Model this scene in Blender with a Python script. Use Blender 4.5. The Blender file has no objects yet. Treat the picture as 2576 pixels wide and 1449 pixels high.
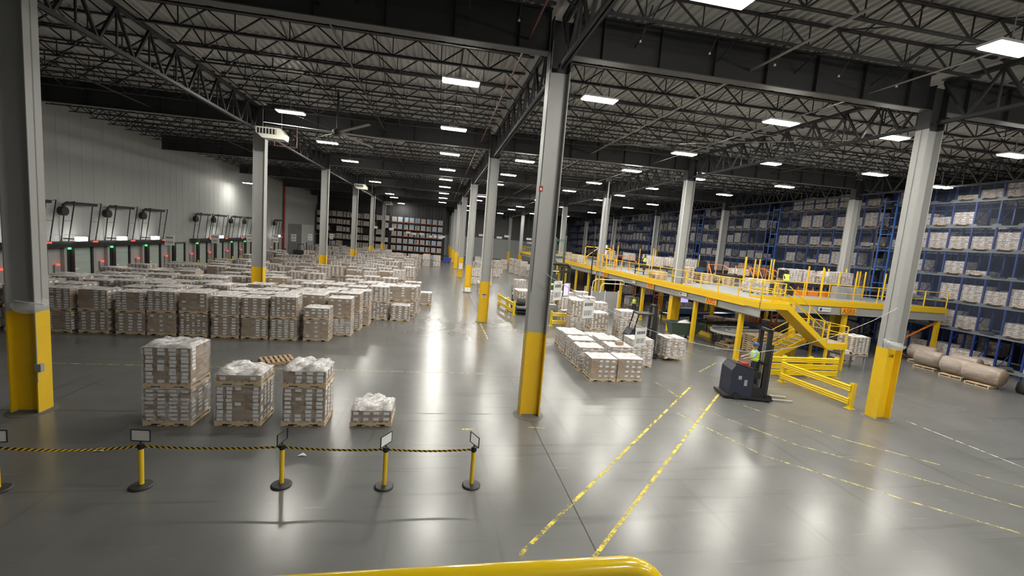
import bpy, math, random
from mathutils import Matrix, Vector
random.seed(11)
C = bpy.context.scene.collection
SC = bpy.context.scene
# ---------------------------------------------------------------- camera (metres: x right, y into the hall, z up)
YAW, PITCH, ROLL, FPX, CAMH = 0.17981, 0.11216, 0.08204, 1079.08, 5.8
cy, sy, cp, sp = math.cos(YAW), math.sin(YAW), math.cos(PITCH), math.sin(PITCH)
fw = Vector((sy*cp, cy*cp, -sp)); rt = Vector((cy, -sy, 0)); up = rt.cross(fw)
r2 = math.cos(ROLL)*rt + math.sin(ROLL)*up; u2 = -math.sin(ROLL)*rt + math.cos(ROLL)*up
cam_d = bpy.data.cameras.new('camera'); cam = bpy.data.objects.new('camera', cam_d); C.objects.link(cam)
cam.matrix_world = Matrix(((r2.x, u2.x, -fw.x, 0), (r2.y, u2.y, -fw.y, 0), (r2.z, u2.z, -fw.z, CAMH), (0, 0, 0, 1)))
cam_d.sensor_width = 36; cam_d.lens = FPX/2576*36; cam_d.clip_start = .05; cam_d.clip_end = 400
SC.camera = cam
# ---------------------------------------------------------------- world, exposure
w = bpy.data.worlds.new('world'); SC.world = w; w.use_nodes = True
w.node_tree.nodes['Background'].inputs[0].default_value = (.5, .52, .55, 1)
w.node_tree.nodes['Background'].inputs[1].default_value = 0.0
SC.view_settings.view_transform = 'Standard'; SC.view_settings.look = 'None'
SC.view_settings.gamma = 1; SC.view_settings.use_curve_mapping = False
SC.view_settings.exposure = 0.0
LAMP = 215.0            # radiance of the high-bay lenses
SC.cycles.max_bounces = 6; SC.cycles.transparent_max_bounces = 12; SC.cycles.sample_clamp_indirect = 4
# ---------------------------------------------------------------- materials
MATS = {}
def node(nt, t, **kw):
    n = nt.nodes.new(t)
    for k, v in kw.items(): setattr(n, k, v)
    return n
def mat(name, col, rough=.6, metal=0, var=.12, scale=6, bump=0, spec=.5, coat=0, emit=0, stretch=None):
    m = bpy.data.materials.new(name); m.use_nodes = True; nt = m.node_tree; p = nt.nodes['Principled BSDF']
    p.inputs['Roughness'].default_value = rough; p.inputs['Metallic'].default_value = metal
    p.inputs['Specular IOR Level'].default_value = spec; p.inputs['Coat Weight'].default_value = coat
    c = (*col, 1)
    if emit:
        p.inputs['Emission Color'].default_value = c; p.inputs['Emission Strength'].default_value = emit
    if var or bump:
        tc = node(nt, 'ShaderNodeTexCoord'); nz = node(nt, 'ShaderNodeTexNoise'); nz.inputs['Scale'].default_value = scale
        nz.inputs['Detail'].default_value = 4
        src = tc.outputs['Object']
        if stretch:
            mp = node(nt, 'ShaderNodeMapping'); mp.inputs['Scale'].default_value = stretch
            nt.links.new(src, mp.inputs[0]); src = mp.outputs[0]
        nt.links.new(src, nz.inputs['Vector'])
        mx = node(nt, 'ShaderNodeMix', data_type='RGBA')
        mx.inputs['A'].default_value = (*[v*(1-var) for v in col], 1); mx.inputs['B'].default_value = (*[min(1, v*(1+var)) for v in col], 1)
        nt.links.new(nz.outputs['Fac'], mx.inputs['Factor']); nt.links.new(mx.outputs['Result'], p.inputs['Base Color'])
        if bump:
            b = node(nt, 'ShaderNodeBump'); b.inputs['Strength'].default_value = bump; b.inputs['Distance'].default_value = .02
            nt.links.new(nz.outputs['Fac'], b.inputs['Height']); nt.links.new(b.outputs[0], p.inputs['Normal'])
    else: p.inputs['Base Color'].default_value = c
    MATS[name] = m; return m
def wrapmat(name, lo, hi, scale=5):
    m = bpy.data.materials.new(name); m.use_nodes = True; nt = m.node_tree; p = nt.nodes['Principled BSDF']; out = nt.nodes['Material Output']
    p.inputs['Base Color'].default_value = (.86, .85, .86, 1); p.inputs['Roughness'].default_value = .22
    p.inputs['Specular IOR Level'].default_value = .9
    tc = node(nt, 'ShaderNodeTexCoord'); mp = node(nt, 'ShaderNodeMapping'); mp.inputs['Scale'].default_value = (1, 1, 2.2); mp.inputs['Rotation'].default_value = (.3, .4, .5)
    nz = node(nt, 'ShaderNodeTexNoise'); nz.inputs['Scale'].default_value = scale; nz.inputs['Detail'].default_value = 6; nz.inputs['Distortion'].default_value = 1.2
    mr = node(nt, 'ShaderNodeMapRange'); mr.inputs['From Min'].default_value = .38; mr.inputs['From Max'].default_value = .68
    mr.inputs['To Min'].default_value = lo; mr.inputs['To Max'].default_value = hi
    b = node(nt, 'ShaderNodeBump'); b.inputs['Strength'].default_value = .9; b.inputs['Distance'].default_value = .05
    tr = node(nt, 'ShaderNodeBsdfTransparent'); ms = node(nt, 'ShaderNodeMixShader')
    L = nt.links.new
    L(tc.outputs['Object'], mp.inputs[0]); L(mp.outputs[0], nz.inputs['Vector']); L(nz.outputs['Fac'], mr.inputs['Value']); L(nz.outputs['Fac'], b.inputs['Height'])
    L(b.outputs[0], p.inputs['Normal']); L(mr.outputs[0], ms.inputs[0]); L(tr.outputs[0], ms.inputs[1]); L(p.outputs[0], ms.inputs[2]); L(ms.outputs[0], out.inputs[0])
    MATS[name] = m; return m
grey = mat('column_grey', (.36, .36, .35), .5, var=.06, scale=3)
yel = mat('safety_yellow', (.78, .50, .012), .42, var=.08, scale=4, coat=.1)
ryel = mat('rail_yellow', (.80, .52, .02), .35, var=.05)
gyel = mat('glossy_yellow', (.83, .58, .01), .22, var=.03, coat=.6)
dark = mat('dark_steel', (.028, .028, .03), .6, var=.2)
joistm = mat('joist_steel', (.022, .022, .024), .55, var=.2)
deckm = mat('roof_deck', (.43, .42, .40), .6, var=.05)
wallm = mat('panel_wall', (.40, .41, .40), .55, var=.08, scale=2, stretch=(1, 3, .15))
wallw = mat('white_wall', (.62, .64, .64), .6, var=.05)
wallg = mat('grey_wall', (.20, .205, .205), .7, var=.05)
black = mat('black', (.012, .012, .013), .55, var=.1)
rubber = mat('rubber', (.03, .03, .032), .5, var=.1)
wood = mat('pallet_wood', (.62, .48, .31), .8, var=.25, scale=9, stretch=(1, 1, .6))
woodd = mat('old_wood', (.42, .29, .18), .85, var=.3, scale=9)
card = mat('cardboard', (.285, .21, .145), .8, var=.12, scale=3)
card2 = mat('pale_cardboard', (.35, .26, .18), .8, var=.12, scale=3)
label = mat('label_white', (.78, .79, .82), .5, var=.06, scale=30)
white = mat('white_paint', (.75, .75, .74), .45, var=.03)
cream = mat('cream_metal', (.66, .66, .58), .45, var=.03)
red = mat('pipe_red', (.30, .02, .012), .45, var=.1)
orange = mat('orange_steel', (.75, .20, .02), .45, var=.1)
blue = mat('rack_blue', (.015, .04, .20), .45, var=.15)
blued = mat('conveyor_blue', (.03, .07, .17), .45, var=.15)
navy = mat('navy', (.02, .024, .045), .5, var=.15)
green = mat('machine_green', (.05, .085, .065), .5, var=.15)
steel = mat('galvanised', (.36, .37, .38), .45, .3, var=.15)
chrome = mat('roller_steel', (.55, .56, .57), .25, .9, var=.1)
beamor = mat('beam_orange', (.28, .06, .02), .5, var=.15)
slabgrey = mat('deck_plate', (.24, .25, .26), .5, var=.06)
docker = mat('dock_door', (.44, .52, .46), .6, var=.06)
brown = mat('canopy_brown', (.10, .085, .07), .6, var=.15)
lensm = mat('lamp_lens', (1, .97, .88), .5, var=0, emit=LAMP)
lens2 = mat('door_lamp', (1, .98, .92), .5, var=0, emit=16)
lens3 = mat('strip_tube', (1, .97, .9), .5, var=0, emit=26)
redl = mat('red_lamp', (1, .03, .02), .5, var=0, emit=5)
greenl = mat('green_lamp', (.05, 1, .15), .5, var=0, emit=5)
screenm = mat('screen_lit', (.55, .45, .95), .3, var=0, emit=.9)
vestm = mat('vest_yellow', (.62, .85, .03), .6, var=.08)
skin = mat('skin', (.42, .25, .17), .55, var=.08)
skin2 = mat('dark_skin', (.13, .075, .05), .55, var=.08)
hairm = mat('hair', (.02, .015, .012), .7, var=.1)
trou = mat('trousers', (.03, .035, .05), .8, var=.15)
shirtb = mat('shirt_blue', (.28, .48, .60), .8, var=.1)
shirtk = mat('shirt_black', (.02, .022, .024), .8, var=.1)
capb = mat('cap_blue', (.05, .10, .28), .7, var=.1)
kraft = mat('kraft_paper', (.26, .19, .14), .6, var=.15)
sheetm = mat('film_white', (.80, .80, .80), .25, var=.08, scale=12, bump=.5)
bluebin = mat('bin_blue', (.02, .04, .40), .45, var=.08)
asrs_y = mat('sign_amber', (.80, .45, .03), .5, var=.03)
asrs_r = mat('sign_red', (.55, .06, .01), .5, var=0)
ink = mat('ink', (.03, .03, .03), .6, var=0)
loadblue = mat('blue_cartons', (.25, .42, .62), .6, var=.25, scale=8)
wrap_lo = wrapmat('stretch_film_thin', .03, .30, 2.2); wrap_hi = wrapmat('stretch_film_thick', .10, .62, 3); wrap_rk = wrapmat('rack_film', .05, .75, 6); wrap_rk2 = wrapmat('streaky_film', .06, .5, 3)
wrap_top = wrapmat('stretch_film_top', .45, .95, 5)
glassm = mat('clear_dome', (.8, .82, .82), .08, var=0); glassm.node_tree.nodes['Principled BSDF'].inputs['Alpha'].default_value = .28
# the floor: burnished concrete, glossy, with faint clouds and scuffs
def floormat():
    m = bpy.data.materials.new('burnished_concrete'); m.use_nodes = True; nt = m.node_tree; p = nt.nodes['Principled BSDF']; L = nt.links.new
    tc = node(nt, 'ShaderNodeTexCoord')
    a = node(nt, 'ShaderNodeTexNoise'); a.inputs['Scale'].default_value = .22; a.inputs['Detail'].default_value = 5; a.inputs['Roughness'].default_value = .5
    b = node(nt, 'ShaderNodeTexNoise'); b.inputs['Scale'].default_value = .7; b.inputs['Detail'].default_value = 3; b.inputs['Distortion'].default_value = 0
    L(tc.outputs['Object'], a.inputs['Vector']); L(tc.outputs['Object'], b.inputs['Vector'])
    cr = node(nt, 'ShaderNodeValToRGB'); cr.color_ramp.elements[0].position = .3; cr.color_ramp.elements[0].color = (.112, .112, .110, 1)
    cr.color_ramp.elements[1].position = .72; cr.color_ramp.elements[1].color = (.150, .151, .148, 1)
    ad = node(nt, 'ShaderNodeMix', data_type='FLOAT'); ad.inputs['Factor'].default_value = .4
    L(a.outputs['Fac'], ad.inputs['A']); L(b.outputs['Fac'], ad.inputs['B']); L(ad.outputs['Result'], cr.inputs[0])
    # tyre scuffs: thin long dark streaks across and along the hall, and small pale nicks
    prev = cr.outputs[0]
    for sc, colr, lo, hi, seed in (((.10, 1.9, 1), (.055, .055, .055, 1), .60, .78, 0), ((1.4, .09, 1), (.06, .06, .06, 1), .62, .80, 7), ((.5, 5, 1), (.23, .23, .22, 1), .66, .80, 13)):
        mp = node(nt, 'ShaderNodeMapping'); mp.inputs['Scale'].default_value = sc; mp.inputs['Location'].default_value = (seed, seed, 0); mp.inputs['Rotation'].default_value = (0, 0, .12 if seed < 10 else .5)
        c = node(nt, 'ShaderNodeTexNoise'); c.inputs['Scale'].default_value = 1.6; c.inputs['Detail'].default_value = 6
        m2 = node(nt, 'ShaderNodeMapRange'); m2.inputs['From Min'].default_value = lo; m2.inputs['From Max'].default_value = hi; m2.inputs['To Max'].default_value = .55
        mx = node(nt, 'ShaderNodeMix', data_type='RGBA'); mx.inputs['B'].default_value = colr
        L(tc.outputs['Object'], mp.inputs[0]); L(mp.outputs[0], c.inputs['Vector']); L(c.outputs['Fac'], m2.inputs['Value']); L(m2.outputs[0], mx.inputs['Factor']); L(prev, mx.inputs['A']); prev = mx.outputs['Result']
    L(prev, p.inputs['Base Color'])
    mr = node(nt, 'ShaderNodeMapRange'); mr.inputs['To Min'].default_value = .21; mr.inputs['To Max'].default_value = .29
    L(b.outputs['Fac'], mr.inputs['Value']); L(mr.outputs[0], p.inputs['Roughness'])
    bp = node(nt, 'ShaderNodeBump'); bp.inputs['Strength'].default_value = .02; bp.inputs['Distance'].default_value = .02
    L(b.outputs['Fac'], bp.inputs['Height']); L(bp.outputs[0], p.inputs['Normal'])
    p.inputs['Specular IOR Level'].default_value = .55
    return m
floorm = floormat()
# ---------------------------------------------------------------- mesh helpers
class MB:
    def __init__(s): s.v = []; s.f = []; s.m = []; s.mats = []; s.smooth = False
    def mi(s, m):
        if m not in s.mats: s.mats.append(m)
        return s.mats.index(m)
    def poly(s, pts, m):
        n = len(s.v); s.v += [tuple(p) for p in pts]; s.f.append(tuple(range(n, n+len(pts)))); s.m.append(s.mi(m)); return s
    def box(s, x0, x1, y0, y1, z0, z1, m):
        n = len(s.v); s.v += [(x, y, z) for z in (z0, z1) for x, y in ((x0, y0), (x1, y0), (x1, y1), (x0, y1))]
        for q in ((0, 3, 2, 1), (4, 5, 6, 7), (0, 1, 5, 4), (1, 2, 6, 5), (2, 3, 7, 6), (3, 0, 4, 7)):
            s.f.append(tuple(n+i for i in q)); s.m.append(s.mi(m))
        return s
    def bar(s, a, b, w, h, m):
        a, b = Vector(a), Vector(b); d = (b-a).normalized()
        ref = Vector((0, 0, 1)) if abs(d.z) < .95 else Vector((0, 1, 0))
        e = d.cross(ref).normalized(); g = e.cross(d)
        n = len(s.v)
        for p in (a, b):
            for i, j in ((-1, -1), (1, -1), (1, 1), (-1, 1)): s.v.append(tuple(p + e*w/2*i + g*h/2*j))
        for q in ((0, 3, 2, 1), (4, 5, 6, 7), (0, 1, 5, 4), (1, 2, 6, 5), (2, 3, 7, 6), (3, 0, 4, 7)):
            s.f.append(tuple(n+i for i in q)); s.m.append(s.mi(m))
        return s
    def tube(s, pts, r, m, seg=8, cap=True):
        pts = [Vector(p) for p in pts]; rs = r if isinstance(r, (list, tuple)) else [r]*len(pts); n0 = len(s.v); k = s.mi(m); e = None
        for i, p in enumerate(pts):
            d = (pts[min(i+1, len(pts)-1)] - pts[max(i-1, 0)]).normalized()
            if e is None:
                ref = Vector((0, 0, 1)) if abs(d.z) < .9 else Vector((1, 0, 0)); e = d.cross(ref).normalized()
            else: e = (e - d*e.dot(d)).normalized()
            g = d.cross(e)
            for j in range(seg):
                t = 2*math.pi*j/seg; s.v.append(tuple(p + (e*math.cos(t)+g*math.sin(t))*rs[i]))
        for i in range(len(pts)-1):
            for j in range(seg):
                a = n0+i*seg+j; b = n0+i*seg+(j+1) % seg; s.f.append((a, b, b+seg, a+seg)); s.m.append(k)
        if cap:
            s.f.append(tuple(n0+j for j in reversed(range(seg)))); s.m.append(k)
            s.f.append(tuple(n0+(len(pts)-1)*seg+j for j in range(seg))); s.m.append(k)
        return s
    def lathe(s, prof, m, c=(0, 0, 0), seg=20):
        n0 = len(s.v); k = s.mi(m)
        for r, z in prof:
            for j in range(seg):
                t = 2*math.pi*j/seg; s.v.append((c[0]+r*math.cos(t), c[1]+r*math.sin(t), c[2]+z))
        for i in range(len(prof)-1):
            for j in range(seg):
                a = n0+i*seg+j; b = n0+i*seg+(j+1) % seg; s.f.append((a, b, b+seg, a+seg)); s.m.append(k)
        s.f.append(tuple(n0+j for j in reversed(range(seg)))); s.m.append(k)
        s.f.append(tuple(n0+(len(prof)-1)*seg+j for j in range(seg))); s.m.append(k)
        return s
    def prism(s, prof, y0, y1, m, axis='y'):
        # prof: list of (a, z) extruded along y (or along x)
        n = len(s.v); k = s.mi(m); N = len(prof)
        for y in (y0, y1):
            for a, z in prof: s.v.append((a, y, z) if axis == 'y' else (y, a, z))
        for i in range(N): s.f.append((n+i, n+(i+1) % N, n+N+(i+1) % N, n+N+i)); s.m.append(k)
        s.f.append(tuple(n+i for i in reversed(range(N)))); s.m.append(k); s.f.append(tuple(n+N+i for i in range(N))); s.m.append(k)
        return s
    def join(s, o, loc=(0, 0, 0), rz=0):
        n = len(s.v); c, d = math.cos(rz), math.sin(rz)
        s.v += [(x*c-y*d+loc[0], x*d+y*c+loc[1], z+loc[2]) for x, y, z in o.v]
        mp = [s.mi(m) for m in o.mats]
        s.f += [tuple(i+n for i in f) for f in o.f]; s.m += [mp[i] for i in o.m]
        return s
    def mesh(s, name):
        me = bpy.data.meshes.new(name); me.from_pydata(s.v, [], s.f)
        for m in s.mats: me.materials.append(m)
        me.polygons.foreach_set('material_index', s.m)
        if s.smooth: me.polygons.foreach_set('use_smooth', [True]*len(s.f))
        me.update(); return me
def link(name, data, parent=None, loc=(0, 0, 0), rz=0):
    o = bpy.data.objects.new(name, data); C.objects.link(o); o.location = loc; o.rotation_euler = (0, 0, rz)
    if parent: o.parent = parent
    return o
def obj(name, mb, parent=None, loc=(0, 0, 0), rz=0, label_=None):
    o = link(name, mb.mesh(name), parent, loc, rz)
    if label_: o['label'] = label_
    return o
def tag(o, lab, cat, group=None, kind=None):
    o['label'] = lab; o['category'] = cat
    if group: o['group'] = group
    if kind: o['kind'] = kind
    return o
def thing(name, lab, cat, loc=(0, 0, 0), rz=0, group=None):
    return tag(link(name, None, None, loc, rz), lab, cat, group)
def struct(name, mb, parent=None):
    o = obj(name, mb, parent)
    if not parent: o['kind'] = 'structure'
    return o
def dup(root, loc, rz, lab=None, group=None, rot=None):
    r = root.copy(); C.objects.link(r); r.location = loc; r.rotation_euler = rot or (0, 0, rz)
    if lab: r['label'] = lab
    if group: r['group'] = group
    for ch in list(root.children):
        c = ch.copy(); C.objects.link(c); c.parent = r
        for g in ch.children:
            d = g.copy(); C.objects.link(d); d.parent = c
    return r
ORD = ['first', 'second', 'third', 'fourth', 'fifth', 'sixth', 'seventh', 'eighth', 'ninth', 'tenth', 'eleventh', 'twelfth', 'thirteenth',
       'fourteenth', 'fifteenth', 'sixteenth', 'seventeenth', 'eighteenth', 'nineteenth', 'twentieth']
def ordn(i):
    if i < 20: return ORD[i]
    t = {2: 'twenty', 3: 'thirty', 4: 'forty', 5: 'fifty', 6: 'sixty', 7: 'seventy', 8: 'eighty', 9: 'ninety'}[(i+1)//10]; u = (i+1) % 10
    return {'twenty': 'twentieth', 'thirty': 'thirtieth', 'forty': 'fortieth', 'fifty': 'fiftieth', 'sixty': 'sixtieth', 'seventy': 'seventieth', 'eighty': 'eightieth', 'ninety': 'ninetieth'}[t] if u == 0 else t+'-'+ORD[u-1]
def text(s, size, m, parent, loc, rot, name='lettering', ext=.004):
    cu = bpy.data.curves.new(name, 'FONT'); cu.body = s; cu.size = size; cu.extrude = ext; cu.align_x = 'CENTER'; cu.align_y = 'CENTER'; cu.offset = size*.012
    t = bpy.data.objects.new(name, cu); C.objects.link(t)
    dg = bpy.context.evaluated_depsgraph_get(); me = bpy.data.meshes.new_from_object(t.evaluated_get(dg)); me.materials.clear(); me.materials.append(m)
    bpy.data.objects.remove(t); o = link(name, me, parent, loc); o.rotation_euler = rot; return o
# ---------------------------------------------------------------- grid
XC = [-24.96, -10.8, 3.36, 17.52, 31.69, 45.85]
YB = [-1.8 + 15.332*i for i in range(9)]
SL = .010
def zr(x): return SL*(x-3.36)
XW, XE, YN, YS = -25.0, 46.2, 122.6, -8.0
# ---------------------------------------------------------------- floor, walls, ceiling
fl = struct('floor', MB().box(XW, XE, YS, YN, -.2, 0, floorm))
def strip(p, q, w, z=.003):
    p, q = Vector((*p, 0)), Vector((*q, 0)); d = (q-p).normalized(); n = Vector((-d.y, d.x, 0))*w/2
    return [(p+n).to_tuple()[:2]+(z,), (p-n).to_tuple()[:2]+(z,), (q-n).to_tuple()[:2]+(z,), (q+n).to_tuple()[:2]+(z,)]
jm = mat('joint_dark', (.035, .035, .035), .8, var=.2)
jb = MB()
for x in (-10.8, 3.36, 17.52, 31.69): jb.poly(strip((x, YS), (x, YN), .022), jm)
for y in YB[1:]: jb.poly(strip((XW, y), (XE, y), .018), jm)
obj('control_joint', jb, fl)
def paintmat(name, col, lo, hi):
    m = mat(name, col, .6, var=.15, scale=14); nt = m.node_tree; p = nt.nodes['Principled BSDF']; out = nt.nodes['Material Output']; L = nt.links.new
    tc = node(nt, 'ShaderNodeTexCoord'); nz = node(nt, 'ShaderNodeTexNoise'); nz.inputs['Scale'].default_value = 3.5; nz.inputs['Detail'].default_value = 9; nz.inputs['Roughness'].default_value = .75
    mr = node(nt, 'ShaderNodeMapRange'); mr.inputs['From Min'].default_value = lo; mr.inputs['From Max'].default_value = hi
    tr = node(nt, 'ShaderNodeBsdfTransparent'); ms = node(nt, 'ShaderNodeMixShader')
    L(tc.outputs['Object'], nz.inputs['Vector']); L(nz.outputs['Fac'], mr.inputs['Value']); L(mr.outputs[0], ms.inputs[0]); L(tr.outputs[0], ms.inputs[1]); L(p.outputs[0], ms.inputs[2]); L(ms.outputs[0], out.inputs[0])
    return m
py = paintmat('worn_line_yellow', (.72, .58, .06), .41, .56)
pf = paintmat('faint_line_yellow', (.50, .43, .16), .40, .60)
pw = paintmat('line_white', (.6, .6, .58), .40, .55)
for name, segs, w_, m_ in (
    ('lane_line', [((1.89, 7.19), (11.54, 16.81)), ((1.89, 7.19), (1.90, 6.55))], .085, py),
    ('lane_line', [((2.8, 6.55), (8.74, 12.43)), ((8.74, 12.43), (14.8, 18.4))], .085, py),
    ('lane_dash', [((.97, 12.39), (1.59, 12.39))], .075, py), ('lane_dash', [((3.18, 12.54), (3.68, 12.49))], .06, pf),
    ('cross_line', [((-14.5, 17.7), (2.36, 17.75))], .06, pf),
    ('cross_line', [((3.2, 28.6), (3.2, 24.0))], .09, pf),
    ('walkway_line', [((9.0, 13.75), (9.99, 10.67)), ((9.99, 10.67), (12.32, 8.26)), ((12.32, 8.26), (15.6, 5.4))], .07, pf),
    ('walkway_line', [((10.1, 14.4), (11.73, 11.35)), ((11.73, 11.35), (12.56, 10.58)), ((12.56, 10.58), (17.0, 6.3))], .06, pf),
    ('walkway_line', [((12.2, 14.9), (13.93, 11.7)), ((13.93, 11.7), (18.6, 7.0))], .06, pf),
    ('walkway_line', [((18.53, 13.2), (18.6, 7.5))], .05, pw),
    ('bay_line', [((10.05, 16.23), (10.02, 15.41)), ((9.96, 17.3), (9.99, 16.7))], .06, pf),
    ('bay_line', [((13.3, 18.9), (15.4, 20.6)), ((15.4, 20.6), (18.4, 20.4))], .07, pf)):
    b = MB()
    for p, q in segs: b.poly(strip(p, q, w_, .004), m_)
    obj(name, b, fl)
struct('wall_left', MB().box(XW-.3, XW, YS, YN, 0, 13.2, wallm))
wr = MB(); y = YS
while y < YN: wr.box(XW, XW+.007, y, y+.03, 0, 12.6, wallm); y += 1.02
struct('trim_1', wr)
struct('wall_right', MB().box(XE, XE+.3, YS, YN, 0, 13.2, wallg))
struct('wall_back', MB().box(XW, XE, YN, YN+.3, 5.6, 13.2, wallg).box(XW, XE, YN-.02, YN+.3, 0, 5.6, wallw))
struct('wall_front', MB().box(XW, XE, YS-.3, YS, 0, 13.2, wallg))
d = MB(); k = d.mi(deckm); P = []; x = XW
while x < XE+.2: P += [(x, 0), (x+.10, 0), (x+.14, .07), (x+.26, .07), (x+.30, 0)]; x += .30
for i, (a, z) in enumerate(P):
    d.v += [(a, YS, 12.78+zr(a)+z), (a, YN, 12.78+zr(a)+z)]
    if i: n = 2*i; d.f.append((n-2, n-1, n+1, n)); d.m.append(k)
d.box(XW, XE, YS, YN, 13.5, 13.6, dark)
struct('ceiling', d)
# ---------------------------------------------------------------- roof steel
def T(a, b): return .05 if b else a
j = MB(); Lj = 13.86; x0 = .15
j.box(x0, x0+Lj, -.06, -.012, .66, .71, joistm).box(x0, x0+Lj, .012, .06, .66, .71, joistm)
j.box(x0+.5, x0+Lj-.5, -.055, -.012, 0, .05, joistm).box(x0+.5, x0+Lj-.5, .012, .055, 0, .05, joistm)
n = 8; pitch = Lj/n
for i in range(n):
    a = x0+i*pitch
    j.bar((a+pitch*.5, 0, .68), (a, 0, .03), .045, .045, joistm) if i else j.bar((a, 0, .68), (a+pitch*.5, 0, .03), .045, .045, joistm)
    if i: j.bar((a+pitch*.5, 0, .68), (a+pitch, 0, .03), .045, .045, joistm); j.bar((a, 0, .03), (a, 0, .68), .03, .03, joistm)
    else: j.bar((a+pitch*.5, 0, .03), (a+pitch*.75, 0, .68), .045, .045, joistm); j.bar((a+pitch*.75, 0, .68), (a+pitch, 0, .03), .045, .045, joistm)
joist_me = j.mesh('roof_joist')
BAYX = ['dock bay', 'pallet aisle bay', 'centre aisle bay', 'mezzanine bay', 'storage rack bay']
rest = MB()
for b in range(8):
    for i in range(5):
        for k in range(1, 9):
            y = YB[b]+k*1.7036; x = XC[i]
            if b < 6:
                o = link('roof_joist', joist_me, None, (x, y, 12.05+zr(x))); o.rotation_euler = (0, -math.atan(SL), 0)
                tag(o, 'dark roof joist over the %s, %s' % (BAYX[i], 'before the first beam' if b == 0 else 'behind the %s deep beam' % ORD[b-1]), 'roof joist',
                    'roof joists %s %d' % (BAYX[i], b+1))
            else: rest.join(j, (x, y, 12.05+zr(x)))
tag(obj('roof_joist', rest), 'distant dark roof joists at the far end of the hall', 'roof joists', None, 'stuff')
# joist girders along y on the column lines
t = MB(); Lt = 15.332-.5
for s in (-.09, .03):
    t.box(s, s+.07, .25, .25+Lt, 1.38, 1.50, dark)
    t.box(s, s+.07, .25, .25+Lt, 0, .11, joistm)
for k in range(9):
    ya = .25 + k*Lt/9; yb = .25+(k+1)*Lt/9; ym = (ya+yb)/2
    t.bar((0, ya, 1.4), (0, ym, .06), .09, .07, dark); t.bar((0, ym, .06), (0, yb, 1.4), .09, .07, dark)
    if k: t.bar((0, ya, 1.4), (0, ya, .08), .05, .05, dark)
truss_me = t.mesh('roof_truss')
ROWN = ['dock side', 'centre', 'mezzanine', 'storage rack', 'far right']
for i in range(1, 5):
    for b in range(8):
        o = link('roof_truss', truss_me, None, (XC[i], YB[b], 11.02+zr(XC[i])))
        tag(o, 'heavy dark roof truss on the %s column line, %s one going away' % (ROWN[i-1], ordn(b)), 'roof truss', 'roof trusses')
g = MB(); Lg = 14.16-.7
g.box(.35, .35+Lg, -.012, .012, 0, 1.2, dark); g.box(.35, .35+Lg, -.17, .17, -.03, .0, mat('flange_grey', (.10, .10, .10), .5)); g.box(.35, .35+Lg, -.17, .17, 1.2, 1.23, dark)
for k in range(7):
    xk = .35+(k+.5)*Lg/7; g.box(xk-.006, xk+.006, -.15, .15, 0, 1.2, dark)
beam_me = g.mesh('roof_beam')
for b in range(1, 8):
    for i in range(5):
        o = link('roof_beam', beam_me, None, (XC[i], YB[b], 11.53+zr(XC[i]))); o.rotation_euler = (0, -math.atan(SL), 0)
        tag(o, 'deep dark roof beam over the %s, on the %s column row' % (BAYX[i], ordn(b-1)), 'roof beam', 'roof beams')
# bridging between joists
br = MB()
for k in range(0, 9):
    ya, yb = k*1.7036, (k+1)*1.7036
    br.bar((0, ya, .03), (0, yb, .68), .03, .03, joistm); br.bar((0, ya, .68), (0, yb, .03), .03, .03, joistm)
br_me = br.mesh('joist_bridging')
for i in range(5):
    for b in range(8):
        for s, off in (('leftmost', 2.4), ('left middle', 5.3), ('right middle', 8.2), ('rightmost', 11.3)):
            o = link('joist_bridging', br_me, None, (XC[i]+off, YB[b], 12.05+zr(XC[i]+off)))
            tag(o, 'crossed bridging bars, %s line over the %s, %s bay away' % (s, BAYX[i], ordn(b)), 'bridging', 'joist bridging')
pipem = mat('sprinkler_pipe', (.16, .06, .045), .5, var=.1); condm = mat('conduit', (.30, .29, .27), .45, .3, var=.1)
for nm, xx, zz, rr, mm, lab in (('sprinkler_pipe', 2.35, 11.85, .035, pipem, 'thin rusty red sprinkler pipe left of the centre columns'), ('sprinkler_pipe', -3.6, 11.9, .035, joistm, 'thin dark sprinkler pipe over the pallet aisle'),
        ('sprinkler_pipe', 9.9, 11.95, .04, condm, 'thin grey sprinkler pipe right of the centre columns'), ('conduit', 14.6, 11.8, .028, condm, 'pale conduit under the roof left of the mezzanine columns'), ('sprinkler_pipe', 24.0, 12.0, .04, joistm, 'dark sprinkler pipe over the mezzanine'),
        ('sprinkler_pipe', -16.5, 11.8, .04, joistm, 'dark sprinkler pipe over the dock bay')):
    p = MB().tube([(xx, -2, zz+zr(xx)), (xx, 121, zz+zr(xx))], rr, mm, 6)
    for k in range(1, 40):
        p.bar((xx, k*3.07, zz+zr(xx)), (xx, k*3.07, 12.75+zr(xx)), .012, .012, joistm)
    tag(obj(nm, p), lab, 'pipe')
o = tag(obj('conduit', MB().tube([(9.2, 24.6, 11.7), (30.5, 9.6, 11.7)], .022, condm, 6)), 'pale conduit crossing diagonally under the roof on the right', 'conduit')
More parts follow.
